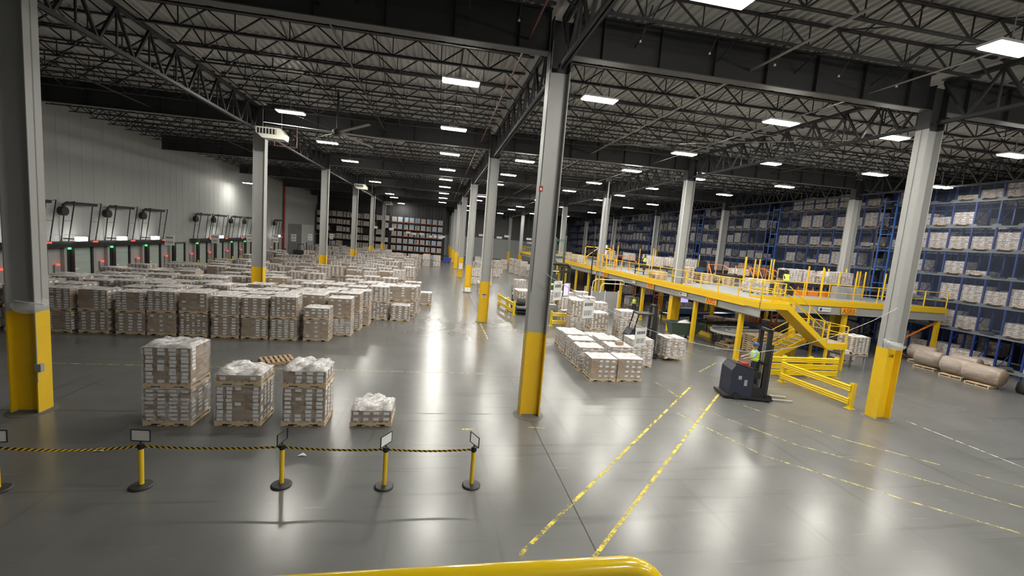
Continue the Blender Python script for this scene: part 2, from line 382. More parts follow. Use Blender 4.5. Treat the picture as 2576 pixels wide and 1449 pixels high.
# ---------------------------------------------------------------- columns
def hprof(mb, z0, z1, e, m, wx=.33, fy=.225):
    tf = .028+e
    mb.box(-wx-e, -wx+tf, -fy-e, fy+e, z0, z1, m); mb.box(wx-tf, wx+e, -fy-e, fy+e, z0, z1, m); mb.box(-wx, wx, -.02-e, .02+e, z0, z1, m)
shaft = MB(); hprof(shaft, 0, 11.0, 0, grey)
guard = MB(); hprof(guard, .03, 2.83, .004, yel)
capi = MB(); hprof(capi, 11.0, 12.5, .004, dark)
basep = MB().lathe([(.52, 0), (.52, .008), (.50, .012), (0.05, .012)], mat('grout', (.13, .13, .125), .7), seg=28)
sh, gu, ca, ba = shaft.mesh('shaft'), guard.mesh('painted_base'), capi.mesh('column_head'), basep.mesh('base_ring')
cols = {}
for i in range(1, 5):
    for b in range(1, 9 if i == 2 else 8):
        x, y = XC[i], YB[b]
        if b == 8: y = YN-.6
        t = thing('steel_column', 'grey steel column with yellow painted base, %s in the %s row going away' % (ordn(b-1), ROWN[i-1]), 'column', (x, y, 0), 0, 'steel columns')
        link('shaft', sh, t); link('painted_base', gu, t); h = link('column_head', ca, t); link('base_ring', ba, t)
        cols[(i, b)] = t
obj('conduit', MB().tube([(.36, -.26, .9), (.36, -.26, 10.9)], .014, steel, 6), cols[(1, 1)])
obj('switch_box', MB().box(.33, .47, -.30, -.18, 1.2, 1.42, steel), cols[(1, 1)])
obj('conduit', MB().tube([(-.30, -.26, 4.2), (-.30, -.26, 11.8)], .016, steel, 6).tube([(.36, .0, .2), (.36, .0, 10.9)], .012, white, 6), cols[(2, 1)])
obj('fire_alarm', MB().box(-.36, -.24, -.31, -.23, 7.35, 7.52, red).box(-.33, -.28, -.33, -.31, 7.38, 7.45, white), cols[(2, 1)])
for i in (2, 3):
    for b in (2, 3, 4): obj('conduit', MB().tube([(-.36, -.24, 2.9), (-.36, -.24, 11)], .03, white, 6), cols[(i, b)])
s = obj('warning_sign', MB().box(-.13, .13, -.052, -.045, 1.72, 1.98, white).box(-.125, .125, -.056, -.05, 1.88, 1.97, red).box(-.1, .1, -.056, -.05, 1.83, 1.85, ink).box(-.1, .1, -.056, -.05, 1.77, 1.80, ink), cols[(2, 2)])
obj('notice_board', MB().box(-.25, .25, -.30, -.27, 1.2, 2.0, white), cols[(2, 4)])
obj('notice_board', MB().box(-.3, .3, -.30, -.27, .1, .55, white), cols[(2, 3)])
text('H8', .17, ink, cols[(3, 1)], (-.16, -.245, 2.55), (math.pi/2, 0, 0))
obj('door_plate', MB().box(-.33, .33, -.03, -.02, 2.6, 2.61, yel), cols[(3, 1)])
# clear half-dome mirrors hung on two columns
for (i, b, px, lab) in ((1, 1, .28, 'clear plastic half dome mirror strapped to the left yellow column'), (3, 1, -.18, 'crumpled clear plastic half dome on the right column above its yellow base')):
    m = MB(); m.smooth = True
    m.lathe([(.36*math.cos(a), -.36*math.sin(a)*.8) for a in (0, .25, .5, .75, 1.0, 1.25, 1.5)], glassm, seg=24)
    mm = thing('dome_mirror', lab, 'mirror', (XC[i]+px, YB[b]-.30, 3.1)); mm.rotation_euler = (.25, .12, 0)
    obj('dome', m, mm); obj('bracket', MB().bar((0, 0, -.05), (0, .2, .02), .04, .04, steel).bar((-.34, 0, .0), (.34, 0, .0), .02, .02, white), mm)
# ---------------------------------------------------------------- high-bay lamps
housing = MB().box(-.68, .68, -.25, .25, .035, .10, white).box(-.25, .25, -.08, .08, .10, .17, white)
lens = MB().box(-.64, .64, -.22, .22, 0, .035, lensm)  # lens made oversize, its shape imitates the bloom around the lamp
rod = MB().bar((0, 0, .1), (0, 0, 1.35), .02, .02, steel)
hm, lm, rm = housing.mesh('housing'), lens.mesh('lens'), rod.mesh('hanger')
LP = {'over the pallet aisle': (-7.85, [24.75, 32.3, 40.1, 55.3, 71.5, 78.4, 93.7]),
      'over the centre aisle left of the columns': (.5, [16.7, 23.95, 31.35, 38.95, 46, 53.2, 61.5, 69.7, 79.5]),
      'just right of the centre columns': (5.78, [-6.4, 1.3, 9.15, 16.4, 30.8, 38.1, 45.4, 60.5, 67.6, 82, 97]),
      'left of the mezzanine columns': (13.4, [-6.4, 1.2, 8.87, 16.0, 23.0, 29.7, 37.3, 44.6, 58, 72.2, 80.9, 96, 110]),
      'right of the mezzanine columns': (18.6, [-6.4, 1.1, 8.4, 15.8, 22.7, 29.92, 36.8, 43.9, 50.2, 65, 87]),
      'in front of the storage racks': (25.3, [8.0, 15.8, 22.1, 28.9, 35.8, 49.1, 55.9, 70, 85]),
      'close to the storage racks': (31.6, [23.1]), 'beside the dock wall': (-22.7, [57.5])}
first = None
for k, (x, ys) in LP.items():
    for n, y in enumerate(ys):
        lab = 'bright lamp %s, %s in its line going away' % (k, ordn(n))
        z = 11.35 if x > -20 else 9.9
        if first is None:
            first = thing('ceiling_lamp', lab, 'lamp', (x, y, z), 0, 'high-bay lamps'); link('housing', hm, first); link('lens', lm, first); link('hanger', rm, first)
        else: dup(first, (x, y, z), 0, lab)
for n, x in enumerate((-6.2, -1.8, 1.9, 5.6, 7.9, 10.2, 12.6, 14.9)):
    t = thing('ceiling_sprinkler', 'dark sprinkler drop with a pale tip before the first deep beam, %s from the left' % ORD[n], 'sprinkler', (x, 12.9, 12.0), 0, 'sprinkler drops')
    obj('drop_pipe', MB().tube([(0, -.7, .7), (0, -.1, 0)], .022, dark, 6), t); obj('tip', MB().lathe([(.035, -.05), (.03, 0), (.012, .03)], white, (0, -.1, 0), 8), t)
# ceiling fan
f = thing('ceiling_fan', 'large pale slow ceiling fan hung over the pallet aisle', 'fan', (-5.45, 24.3, 10.55))
obj('drop_rod', MB().tube([(0, 0, .1), (0, 0, 2.2)], .05, dark, 8), f)
obj('hub', MB().lathe([(.05, -.18), (.22, -.15), (.25, .1), (.1, .2)], dark), f)
for k in range(6):
    a = k*math.pi/3+.12; bm = MB(); n0 = []
    q = Vector((math.cos(a), math.sin(a), 0)); pp = Vector((-q.y, q.x, 0))
    bm.poly([q*.2+pp*.07, q*3.4+pp*.07, q*3.4-pp*.07+Vector((0, 0, .05)), q*.2-pp*.07+Vector((0, 0, .05))], condm)
    bm.poly([q*.2-pp*.07+Vector((0, 0, .03)), q*3.4-pp*.07+Vector((0, 0, .03)), q*3.4+pp*.07-Vector((0, 0, .02)), q*.2+pp*.07-Vector((0, 0, .02))], condm)
    obj('blade', bm, f)
# unit heaters on the dock side column row
for n, (x, y, z) in enumerate(((-9.75, 27.7, 10.75), (-9.9, 57.9, 10.9), (-9.9, 88.8, 10.9))):
    h = thing('unit_heater', ['cream unit heater with louvres by the second dock side column', 'smaller cream unit heater by the fourth dock side column', 'tiny cream unit heater near the back racks'][n], 'heater', (x, y, z), 0, 'unit heaters')
    obj('casing', MB().prism([(-.75, .25), (.55, .25), (.8, -.05), (.75, -.35), (-.4, -.35), (-.75, -.05)], -.4, .4, cream), h)
    lv = MB().box(-.7, .35, -.42, -.40, -.12, .17, black)
    for k in range(7): lv.box(-.7+k*.165, -.66+k*.165, -.45, -.42, -.12, .17, cream)
    obj('louvre', lv, h)
    obj('gas_pipe', MB().tube([(.2, -.2, -.35), (.2, -.2, -.7), (1.4, -.2, -.7), (1.4, -.2, .5)], .025, pipem, 6), h)
    obj('bracket', MB().bar((-.5, 0, .25), (-.5, 0, 1.6), .03, .03, steel).bar((.5, 0, .25), (.5, 0, 1.6), .03, .03, steel), h)
# ---------------------------------------------------------------- pallets and wrapped carton loads
def pallet_mb(m=wood):
    b = MB(); W, D = .59, .50
    for y in (-.48, 0, .48):
        b.box(-W, W, y-.02, y+.02, .06, .115, m)
        for x0, x1 in ((-W, -.40), (-.16, .16), (.40, W)): b.box(x0, x1, y-.02, y+.02, .018, .06, m)
    for k in range(7):
        x = -W+.05+k*(2*W-.10)/6; b.box(x-.055, x+.055, -D, D, .115, .135, m)
    for x in (-W+.05, -.2, 0, .2, W-.05): b.box(x-.05, x+.05, -D, D, 0, .018, m)
    return b
PAL = pallet_mb(); pal_me = PAL.mesh('pallet'); PALD = pallet_mb(woodd); pald_me = PALD.mesh('pallet')
def cartons(nx, ny, nz, h, seed, cols, mt, lw=.17, lh=.6, size=(1.14, .97), full=True, jit=.004, sparse=0, lod=False):
    R = random.Random(seed); b = MB(); W, D = size[0]/2, size[1]/2; dz = h/nz; z0 = .135
    if lod: b.box(-W, W, -D, D, z0, z0+h, mt)
    else:
        for k in range(nz):
            for i in range(nx):
                for jj in range(ny):
                    if 0 < i < nx-1 and 0 < jj < ny-1 and k < nz-1: continue
                    a0 = -W+2*W*i/nx; b0 = -D+2*D*jj/ny; e = R.uniform(0, jit)
                    b.box(a0+.003+(e if i == 0 else 0), a0+2*W/nx-.003, b0+.003+(e if jj == 0 else 0), b0+2*D/ny-.003, z0+k*dz+.002, z0+(k+1)*dz-.002, mt)
    hl = min(.088, dz*lh)
    for face in range(4):
        n = len(cols) if face in (0, 2) else max(3, len(cols)-1)
        span = W if face in (0, 2) else D
        for c in range(n):
            on = cols[c] if face in (0, 2) else (R.random() < .85)
            for k in range(nz):
                p = on if face in (0, 2) else .8*on
                if R.random() > p-sparse: continue
                u = -span + 2*span*(c+.5)/n + R.uniform(-.012, .012); z = z0+(k+.5)*dz + R.uniform(-.01, .01)
                ww = lw/2*R.uniform(.85, 1.1); e = .004
                if face == 0: q = [(u-ww, -D-e), (u+ww, -D-e)]
                elif face == 2: q = [(u+ww, D+e), (u-ww, D+e)]
                elif face == 1: q = [(W+e, u-ww), (W+e, u+ww)]
                else: q = [(-W-e, u+ww), (-W-e, u-ww)]
                b.poly([(*q[0], z-hl/2), (*q[1], z-hl/2), (*q[1], z+hl/2), (*q[0], z+hl/2)], label)
    return b
def wrap_mb(h, seed, side, top, size=(1.17, 1.0), messy=.02):
    R = random.Random(seed); b = MB(); b.smooth = True; W, D = size[0]/2+.012, size[1]/2+.012; z0, z1 = .10, .135+h+.012; n = 8
    def grid(f, m, nu, nv):
        k = len(b.v); mi = b.mi(m)
        for i in range(nu+1):
            for jj in range(nv+1): b.v.append(f(i/nu, jj/nv))
        for i in range(nu):
            for jj in range(nv):
                a = k+i*(nv+1)+jj; b.f.append((a, a+nv+1, a+nv+2, a+1)); b.m.append(mi)
    r = lambda a: R.uniform(0, a)
    def edge(t): return 0 if t in (0, 1) else 1
    grid(lambda u, v: (-W+2*W*u, -D-r(messy*.6)*edge(u)*edge(v), z0+(z1-z0)*v), side, n, n)
    grid(lambda u, v: (W+r(messy*.6)*edge(u)*edge(v), -D+2*D*u, z0+(z1-z0)*v), side, n, n)
    grid(lambda u, v: (W-2*W*u, D, z0+(z1-z0)*v), side, 2, 2)
    grid(lambda u, v: (-W, D-2*D*u, z0+(z1-z0)*v), side, 3, 3)
    pa, pb, pc = R.uniform(0, 6), R.uniform(0, 6), R.uniform(5, 9)
    hf = lambda u, v: messy*(1.0+.8*math.sin(pc*u+pa+2.5*v)*math.cos(pc*.8*v+pb)+.5*math.sin(17*u-11*v+pb))+r(messy*.5)
    grid(lambda u, v: (-W+2*W*u, -D+2*D*v, z1+hf(u, v)*edge(u)*edge(v)), top, 14, 12)
    return b
# variants: (description, nx, ny, nz, height, columns, carton material, side wrap)
V = []
def variant(desc, nx, ny, nz, h, cols, mt, side, lw=.17, lh=.62, sparse=0, top=wrap_top, messy=.02):
    sd = len(V)*7+3
    c = cartons(nx, ny, nz, h, sd, cols, mt, lw, lh, sparse=sparse); cl = cartons(nx, ny, nz, h, sd, cols, mt, lw, lh, sparse=sparse, lod=True)
    wmb = wrap_mb(h, sd, side, top, messy=messy)
    lod = MB().join(PAL).join(cl)
    k = MB(); 
    wl = MB(); W, D, z1 = .595, .51, .15+h
    wl.poly([(-W, -D, .1), (W, -D, .1), (W, -D, z1), (-W, -D, z1)], side).poly([(W, -D, .1), (W, D, .1), (W, D, z1), (W, -D, z1)], side).poly([(-W, D, .1), (-W, -D, .1), (-W, -D, z1), (-W, D, z1)], side).poly([(-W, -D, z1), (W, -D, z1), (W, D, z1), (-W, D, z1)], top)
    lod.join(wl)
    V.append(dict(desc=desc, h=h, c=c.mesh('cartons'), w=wmb.mesh('stretch_wrap'), lod=lod, lodm=None))
variant('two white label columns', 4, 3, 7, .82, [1, 1, 0, 0, .95], card, wrap_lo)
variant('three white label columns', 3, 3, 6, .85, [1, 1, 1], card, wrap_lo)
variant('four white label columns', 4, 3, 8, .88, [1, .95, 1, 1], card, wrap_lo)
variant('a bare left half', 3, 3, 7, .85, [0, 0, 1, 1], card, wrap_lo)
variant('large cartons and few labels', 3, 2, 4, .90, [.8, .7, .8], card2, wrap_lo, .14, .4)
variant('thick cloudy wrap', 4, 3, 6, .80, [.9, .8, .9, .8], card2, wrap_hi)
variant('a low height', 4, 3, 3, .45, [.9, .8, .9, .9], card, wrap_lo)
variant('plain brown front', 3, 3, 5, .84, [.15, .1, .9], card, wrap_lo)
variant('many small labels', 5, 4, 8, .95, [.85, .85, .85, .85, .85], card, wrap_lo, .12)
variant('crumpled film', 4, 3, 2, .33, [1, .7, 1, 1], card2, wrap_lo, .16, .6, 0, wrap_top, .05)
for nm, nz, h in (('tall cartons', 9, 1.25), ('medium cartons', 6, .82), ('short cartons', 3, .42), ('very short cartons', 2, .28)):
    variant(nm, 4, 3, nz, h, [.9, .85, .9, .85], card2, wrap_hi, .15)
nbase = len(V)
def lodmesh(v):
    if V[v]['lodm'] is None: V[v]['lodm'] = V[v]['lod'].mesh('pallet_load')
    return V[v]['lodm']
def load(v, loc, rz, lab, group, cat='pallet load', low=False, wm=None):
    if low:
        o = link(cat.replace(' ', '_'), lodmesh(v), None, loc, rz); return tag(o, lab, cat, group)
    t = thing('pallet_load', lab, cat, loc, rz, group)
    link('pallet', pal_me, t); c = link('cartons', V[v]['c'], t)
    link('stretch_wrap', V[v]['w'], t); return t
# --- four loads nearest the stanchions
def hero(lab, loc, rz, nx, ny, nz, h, cols, mt, side, seed, lw=.2, lh=.7, messy=.03, wr=True, extra=None, frac=1):
    t = thing('pallet_load', lab, 'pallet load', loc, rz, 'loads beside the rope barrier')
    link('pallet', pal_me, t); c = obj('cartons', cartons(nx, ny, nz, h, seed, cols, mt, lw, lh, jit=.012), t)
    w_ = obj('stretch_wrap', wrap_mb(h, seed, side, wrap_top, messy=messy), t); return t
hy = 13.06
hero('lower brown carton load with thick film, under the tallest stack beside the barrier', (-6.93, hy, 0), 0, 4, 3, 8, .90, [.9, .8, 1, .9], card, wrap_rk2, 101, .19, .62)
hero('upper brown carton load of the tallest leftmost stack beside the barrier', (-6.93, hy, 1.06), 0, 4, 3, 9, .98, [1, .8, 1, 1], card, wrap_lo, 102, .17, .8, .05)
hero('lower brown carton load with white film on its right side, second stack beside the barrier', (-5.18, hy, 0), 0, 3, 3, 9, 1.0, [1, 1, .25, 0, 1], card, wrap_lo, 103, .15, .8)
tt = hero('small carton layer under loose film on a pallet, top of the second barrier stack', (-5.18, hy, 1.16), 0, 3, 2, 1, .17, [1, 0, 1], card2, wrap_lo, 104, .14, .7, .08)
hero('lower brown carton load with four label columns, third stack beside the barrier', (-3.47, hy, 0), 0, 4, 3, 8, .98, [1, .7, 1, 1], card, wrap_lo, 105, .17, .8)
hero('two carton layers under crumpled white film, top of the third stack beside the barrier', (-3.47, hy, 1.14), 0, 4, 3, 3, .34, [.2, 1, 1, 1], card, wrap_lo, 106, .16, .8, .09)
hero('lone low load of two carton layers under white film, right end beside the barrier', (-1.6, hy, 0), 0, 4, 3, 2, .34, [1, .9, 1, 1], card, wrap_lo, 107, .16, .7, .10)
o = thing('empty_pallet', 'empty worn pallet lying flat behind the tallest barrier stack', 'pallet', (-6.2, 18.6, 0), .5)
link('pallet', pald_me, o)
# --- the field of double stacked loads
R = random.Random(5)
xs = [-5.65, -7.14, -8.45, -9.74, -11.1, -12.45, -13.73, -15.2, -16.6, -18.0, -19.4, -20.8, -22.2]
front = [6, 8, 1, 1, 7, 2, 0, 3, 2, 1, 4, 2, 0]
placed = []; nind = 0; farmb = MB(); hidden = MB()
rows = [22.65, 23.95, 25.25, 26.7, 28.5, 30.4, 32.5, 34.8, 37.2, 39.8, 42.4, 46.4, 49.2, 52.2, 55.4, 58.2, 62.6, 66, 70, 73.6]
GR = 'double stacked carton loads on the left of the hall'
for ri, y in enumerate(rows):
    edge = -3.0 if 22 < y < 30 else -2.2
    xrow = xs if ri == 0 else [-1.6-1.36*c-.25*((ri*5) % 3) for c in range(16)]
    if y < 28.5 and ri: xrow = [x for x in xrow if x < -5.0+.6*ri]
    if y > 44: xrow = [x for x in xrow if x < -2.9]
    xrow = [x for x in xrow if x > (-22.6 if ri == 0 else -19.6 if ri < 16 else -17.5) and not (abs(x+10.8) < 1.2 and min(abs(y-YB[b]) for b in range(1, 6)) < .95)]
    for ci, x in enumerate(xrow):
        if ri and R.random() < (.05 if ri < 6 else .14): continue
        if ri > 10 and x < -16.5 and R.random() < .3: continue
        v0 = R.choice([0, 1, 2, 3, 4, 4, 5, 7, 8]); v1 = front[ci] if ri == 0 else R.choice([0, 1, 2, 3, 4, 5, 7, 8, 8, 1, 3])
        if ri == 0: v0 = [4, 2, 3, 1, 8, 4, 1, 1, 0, 2, 5, 3, 1][ci]
        single = ri > 2 and R.random() < .10
        yj = y+R.uniform(-.05, .05); xj = x+(R.uniform(-.06, .06) if ri else 0); rz = R.uniform(-.02, .02)
        pos = '%s from right, %s row back' % (ordn(ci), ordn(ri)); isedge = ci <= 1 or ri <= 0
        h0 = .135+V[v0]['h']+.03
        if nind < 190:
            if single: load(v1, (xj, yj, 0), rz, 'single load with %s, %s' % (V[v1]['desc'], pos), GR); nind += 1
            else:
                load(v1, (xj, yj, h0), rz, 'top load with %s, %s' % (V[v1]['desc'], pos), GR, low=ri > 4); nind += 1
                if isedge: load(v0, (xj, yj, 0), rz, 'bottom load with %s, %s' % (V[v0]['desc'], pos), GR, low=ri > 5); nind += 1
                else: hidden.join(V[v0]['lod'], (xj, yj, 0), rz)
        else:
            farmb.join(V[v0]['lod'], (xj, yj, 0), rz)
            if not single: farmb.join(V[v1]['lod'], (xj, yj, h0), rz)
tag(obj('pallet_load', hidden), 'lower carton loads hidden inside the big block of double stacks', 'pallet loads', None, 'stuff')
# loose stacks on the right edge of the field and down the aisle
for n, (x, y, v0, v1, dy) in enumerate(((-2.45, 29.9, 4, 7, .0), (-1.6, 31.2, 0, 3, 0), (-.75, 35.3, 7, None, 0), (-3.9, 30.6, 5, 5, 0), (-2.6, 44.9, 8, 2, 0), (-3.5, 58, 8, 8, 0),
        (-3.7, 75.6, 5, 5, 0), (-3.6, 77.1, 5, 5, 0), (-1.7, 75.8, 8, 5, 0), (-1.6, 77.3, 5, 8, 0), (.1, 76.6, 5, 2, 0), (.2, 78.1, 5, 5, 0))):
    wh = 'by the block edge' if y < 60 else 'in the aisle'
    load(v0, (x, y, 0), 0, '%s load with %s %s, %s stack going away' % ('single' if v1 is None else 'bottom', V[v0]['desc'], wh, ordn(n)), 'loads along the centre aisle', low=n > 4)
    if v1 is not None: load(v1, (x, y, .165+V[v0]['h']), .02, 'top load with %s %s, %s stack going away' % (V[v1]['desc'], wh, ordn(n)), 'loads along the centre aisle', low=n > 4)
for k in range(30):   # far block in front of the dark racks
    x = -21+1.35*(k % 10); y = 78+2.6*(k//10); a, b = R.choice([5, 8, 2]), R.choice([5, 8, 1])
    farmb.join(V[a]['lod'], (x, y, 0)); farmb.join(V[b]['lod'], (x, y, .165+V[a]['h']))
tag(obj('pallet_load', farmb), 'far mass of double stacked carton loads towards the back racks', 'pallet loads', None, 'stuff')
# right of the centre columns, far away
for n, (x, y) in enumerate([(5.0, 44.0), (5.2, 47.0), (4.8, 52.5), (6.3, 52.7), (6.2, 63), (7.6, 63.2), (9.0, 64), (10.4, 71), (6.2, 66), (7.6, 66.2)] + [(13.2+.45*k, 74-2.6*k) for k in range(6)] + [(14.6+.3*k, 75-2.6*k) for k in range(5)] + [(12.6, 80), (14.2, 80.4), (8, 84), (9.5, 84.3)]):
    v0, v1 = R.choice([5, 5, 8, 10]), R.choice([5, 8, 11])
    for lv, v, z in (('bottom', v0, 0), ('top', v1, .165+V[v0]['h'])):
        if y < 48 and lv == 'top': continue
        load(v, (x, y, z), R.uniform(-.04, .04), '%s load with %s far right of the centre, %s stack there' % (lv, V[v]['desc'], ordn(n)), 'far loads right of the centre columns', low=True)
# cluster right of the big column (each single, low stacks)
cl = [(7.62, 23.15, 11, 0, 'back left'), (7.58, 21.65, 11, 0, 'third from the front in the left file'), (7.55, 20.0, 11, 0, 'second from the front in the left file'), (7.75, 18.55, 11, 0, 'front of the left file'),
      (7.45, 17.0+.5, None, 0, ''), (8.62, 17.62, 12, 0, ''), ]
G2 = 'white topped loads right of the big column'
def cluster(n, x, y, v, lab, z=0, rz=0): load(v, (x, y, z), rz, lab, G2)
variant('chest high cartons', 4, 3, 6, .98, [1, .9, 1], card, wrap_hi, .14)
variant('square labels', 3, 3, 4, .88, [0, 1, 1, 1], card2, wrap_lo, .15, .45)
A, B_ = len(V)-2, len(V)-1
cluster(0, 7.42, 17.55, B_, 'waist high carton load, front left corner of the right hand cluster')
cluster(0, 8.68, 17.62, B_, 'waist high carton load, front right corner of the right hand cluster')
cluster(0, 7.36, 18.98, A, 'film wrapped load just behind the front left one of the right hand cluster')
cluster(0, 7.46, 20.4, A, 'film wrapped load third back in the left file of the right hand cluster')
cluster(0, 7.52, 21.75, A, 'film wrapped load fourth back in the left file of the right hand cluster')
cluster(0, 7.66, 23.15, 11, 'rearmost load in the left file of the right hand cluster', rz=.03)
cluster(0, 8.98, 19.3, A, 'film wrapped load with a small box on top, behind the front right one')
cluster(0, 9.0, 20.75, A, 'film wrapped load third back in the middle file of the right hand cluster')
cluster(0, 9.02, 22.15, 11, 'rearmost load in the middle file of the right hand cluster')
cluster(0, 10.35, 19.9, 10, 'tall load with white cloudy film, right file of the right hand cluster')
for n, (x, y, a, b) in enumerate(((10.3, 25.6, 12, 8), (11.9, 24.9, 12, 10), (9.75, 27.9, 11, 8), (11.3, 28.3, 11, 11), (9.9, 30.2, 11, 5), (11.5, 31.2, 11, 5), (10.4, 33.2, 11, 11), (12.1, 34.3, 11, 5), (9.0, 33.5, 11, 5))):
    for lv, v, z in (('bottom', a, 0), ('top', b, .165+V[a]['h'])):
        load(v, (x, y, z), 0, '%s load of the %s stack going away between the big column and the mezzanine' % (lv, ordn(n)), 'stacked loads beside the mezzanine')
bb = obj('carton', MB().box(-.17, .17, -.12, .12, 0, .16, card2), None, (9.0, 19.2, 1.15)); tag(bb, 'small brown box lying on top of a wrapped load', 'box')
load(A, (12.95, 21.2, .12), .05, 'wrapped carton load carried on the forks of the far reach truck', G2)
# ---------------------------------------------------------------- rope barrier
def stanchion(x, y, rz, lab, paper, tilt=0, ph=0):
    t = thing('stanchion', lab, 'barrier post', (x, y, 0), 0, 'barrier posts')
    b = MB(); b.smooth = False; b.lathe([(.21, 0), (.215, .025), (.19, .045), (.05, .06)], rubber, seg=28); obj('base', b, t)
    obj('post', MB().tube([(0, 0, .05), (0, 0, .84)], .047, ryel, 14), t)
    c = MB().tube([(0, 0, .84), (0, 0, .95)], .052, black, 12)
    for a in (0, math.pi/2, math.pi, -math.pi/2): c.box(.05*math.cos(a)-.012, .05*math.cos(a)+.012, .05*math.sin(a)-.012, .05*math.sin(a)+.012, .845, .94, black)
    obj('belt_head', c, t)
    s = link('sign_frame', MB().bar((0, 0, 0), (0, 0, .06), .02, .02, black).bar((-.19, 0, .06), (.19, 0, .06), .014, .02, black).bar((-.19, 0, .30), (.19, 0, .30), .014, .02, black)
             .bar((-.19, 0, .06), (-.19, 0, .30), .014, .02, black).bar((.19, 0, .06), (.19, 0, .30), .014, .02, black).mesh('sign_frame'), t, (0, 0, .95), rz)
    if paper: obj('paper', MB().box(-.18, .18, -.004, .004, .07, .29, white), s)
    return t
ST = [(-8.33, 9.62), (-5.82, 9.66), (-3.06, 9.60), (-.85, 9.46), (1.13, 9.44)]
for n, ((x, y), rz, lab, pp) in enumerate(zip(ST, (.1, -.12, 1.35, 1.02, -1.12), (
        'yellow barrier post at the left edge of the view with a plain sign', 'yellow barrier post with a white sign facing forward, left of the tallest stack', 'yellow barrier post with an edge-on sign below the third stack',
        'yellow barrier post with a slanted white notice below the lone low load', 'yellow barrier post with an empty wire sign frame, right end of the rope'), (1, 1, 0, 1, 0))):
    stanchion(x, y, rz, lab, pp)
for n in range(4):
    (xa, ya), (xb, yb) = ST[n], ST[n+1]; b = MB(); L_ = math.hypot(xb-xa, yb-ya); N = int(L_/.058)
    def P_(s, v):
        s = min(1, max(0, s)); sag = .055*4*s*(1-s)*(1.3 if n == 0 else .8)
        tw = (math.sin(s*math.pi)*1.2 if n == 0 else 0)
        return (xa+(xb-xa)*s, ya+(yb-ya)*s+(v*.05*math.sin(tw)), .895-sag+v*.05*math.cos(tw))
    sk = .05/L_ if n else -.05/L_
    for k in range(N):
        s0, s1 = (k+.85)/N*.965, (k+1.85)/N*.965
        b.poly([P_(s0+sk*.6, -.5), P_(s1+sk*.6, -.5), P_(s1-sk*.6, .5), P_(s0-sk*.6, .5)], ryel if k % 2 else black)
    tag(obj('barrier_belt', b), ('yellow and black striped belt, %s span from the left of the barrier' % ORD[n]), 'barrier belt', 'striped belts')
for n, (x, y, s) in enumerate(((-7.65, 11.2, .11), (-3.02, 10.9, .1))):
    R = random.Random(n); b = MB(); b.poly([(-s, -.03, .004), (s*.4, -s*.5, .03), (s, .02, .006), (.2*s, s*.6, .05)], white).poly([(s*.4, -s*.5, .03), (s*1.2, -.02, .004), (s, .02, .006)], white)
    tag(obj('paper_scrap', b, None, (x, y, 0)), ['crumpled white paper scrap on the floor near the left column', 'torn white paper scrap on the floor behind a barrier post'][n], 'paper scrap')
# near hand rail on the platform the picture is taken from
pl = thing('access_platform', 'raised platform with glossy yellow hand rail at the bottom edge', 'platform', (0, 0, 0))
pts = [(-2.2, 1.13, 4.815), (.62, 1.13, 4.828)]
for k in range(1, 8):
    a = k/7*math.pi/2; pts.append((.62+.15*math.sin(a), 1.13, 4.828-.15*(1-math.cos(a))))
pts.append((.77, 1.13, 3.75)); r_ = MB(); r_.smooth = True; r_.tube(pts, .030, gyel, 20); obj('hand_rail', r_, pl)
pp = MB().box(-2.4, .95, -2.6, 1.02, 3.62, 3.75, slabgrey)
for x, y in ((-2.3, -2.5), (.85, -2.5), (-2.3, -.2), (.85, -.2)): pp.box(x-.08, x+.08, y-.08, y+.08, 0, 3.62, ryel)
obj('deck', pp, pl); obj('mid_rail', MB().tube([(-2.2, 1.13, 4.3), (.77, 1.13, 4.3)], .022, gyel, 10).box(.66, .86, .95, 1.17, 3.70, 3.76, gyel), pl)
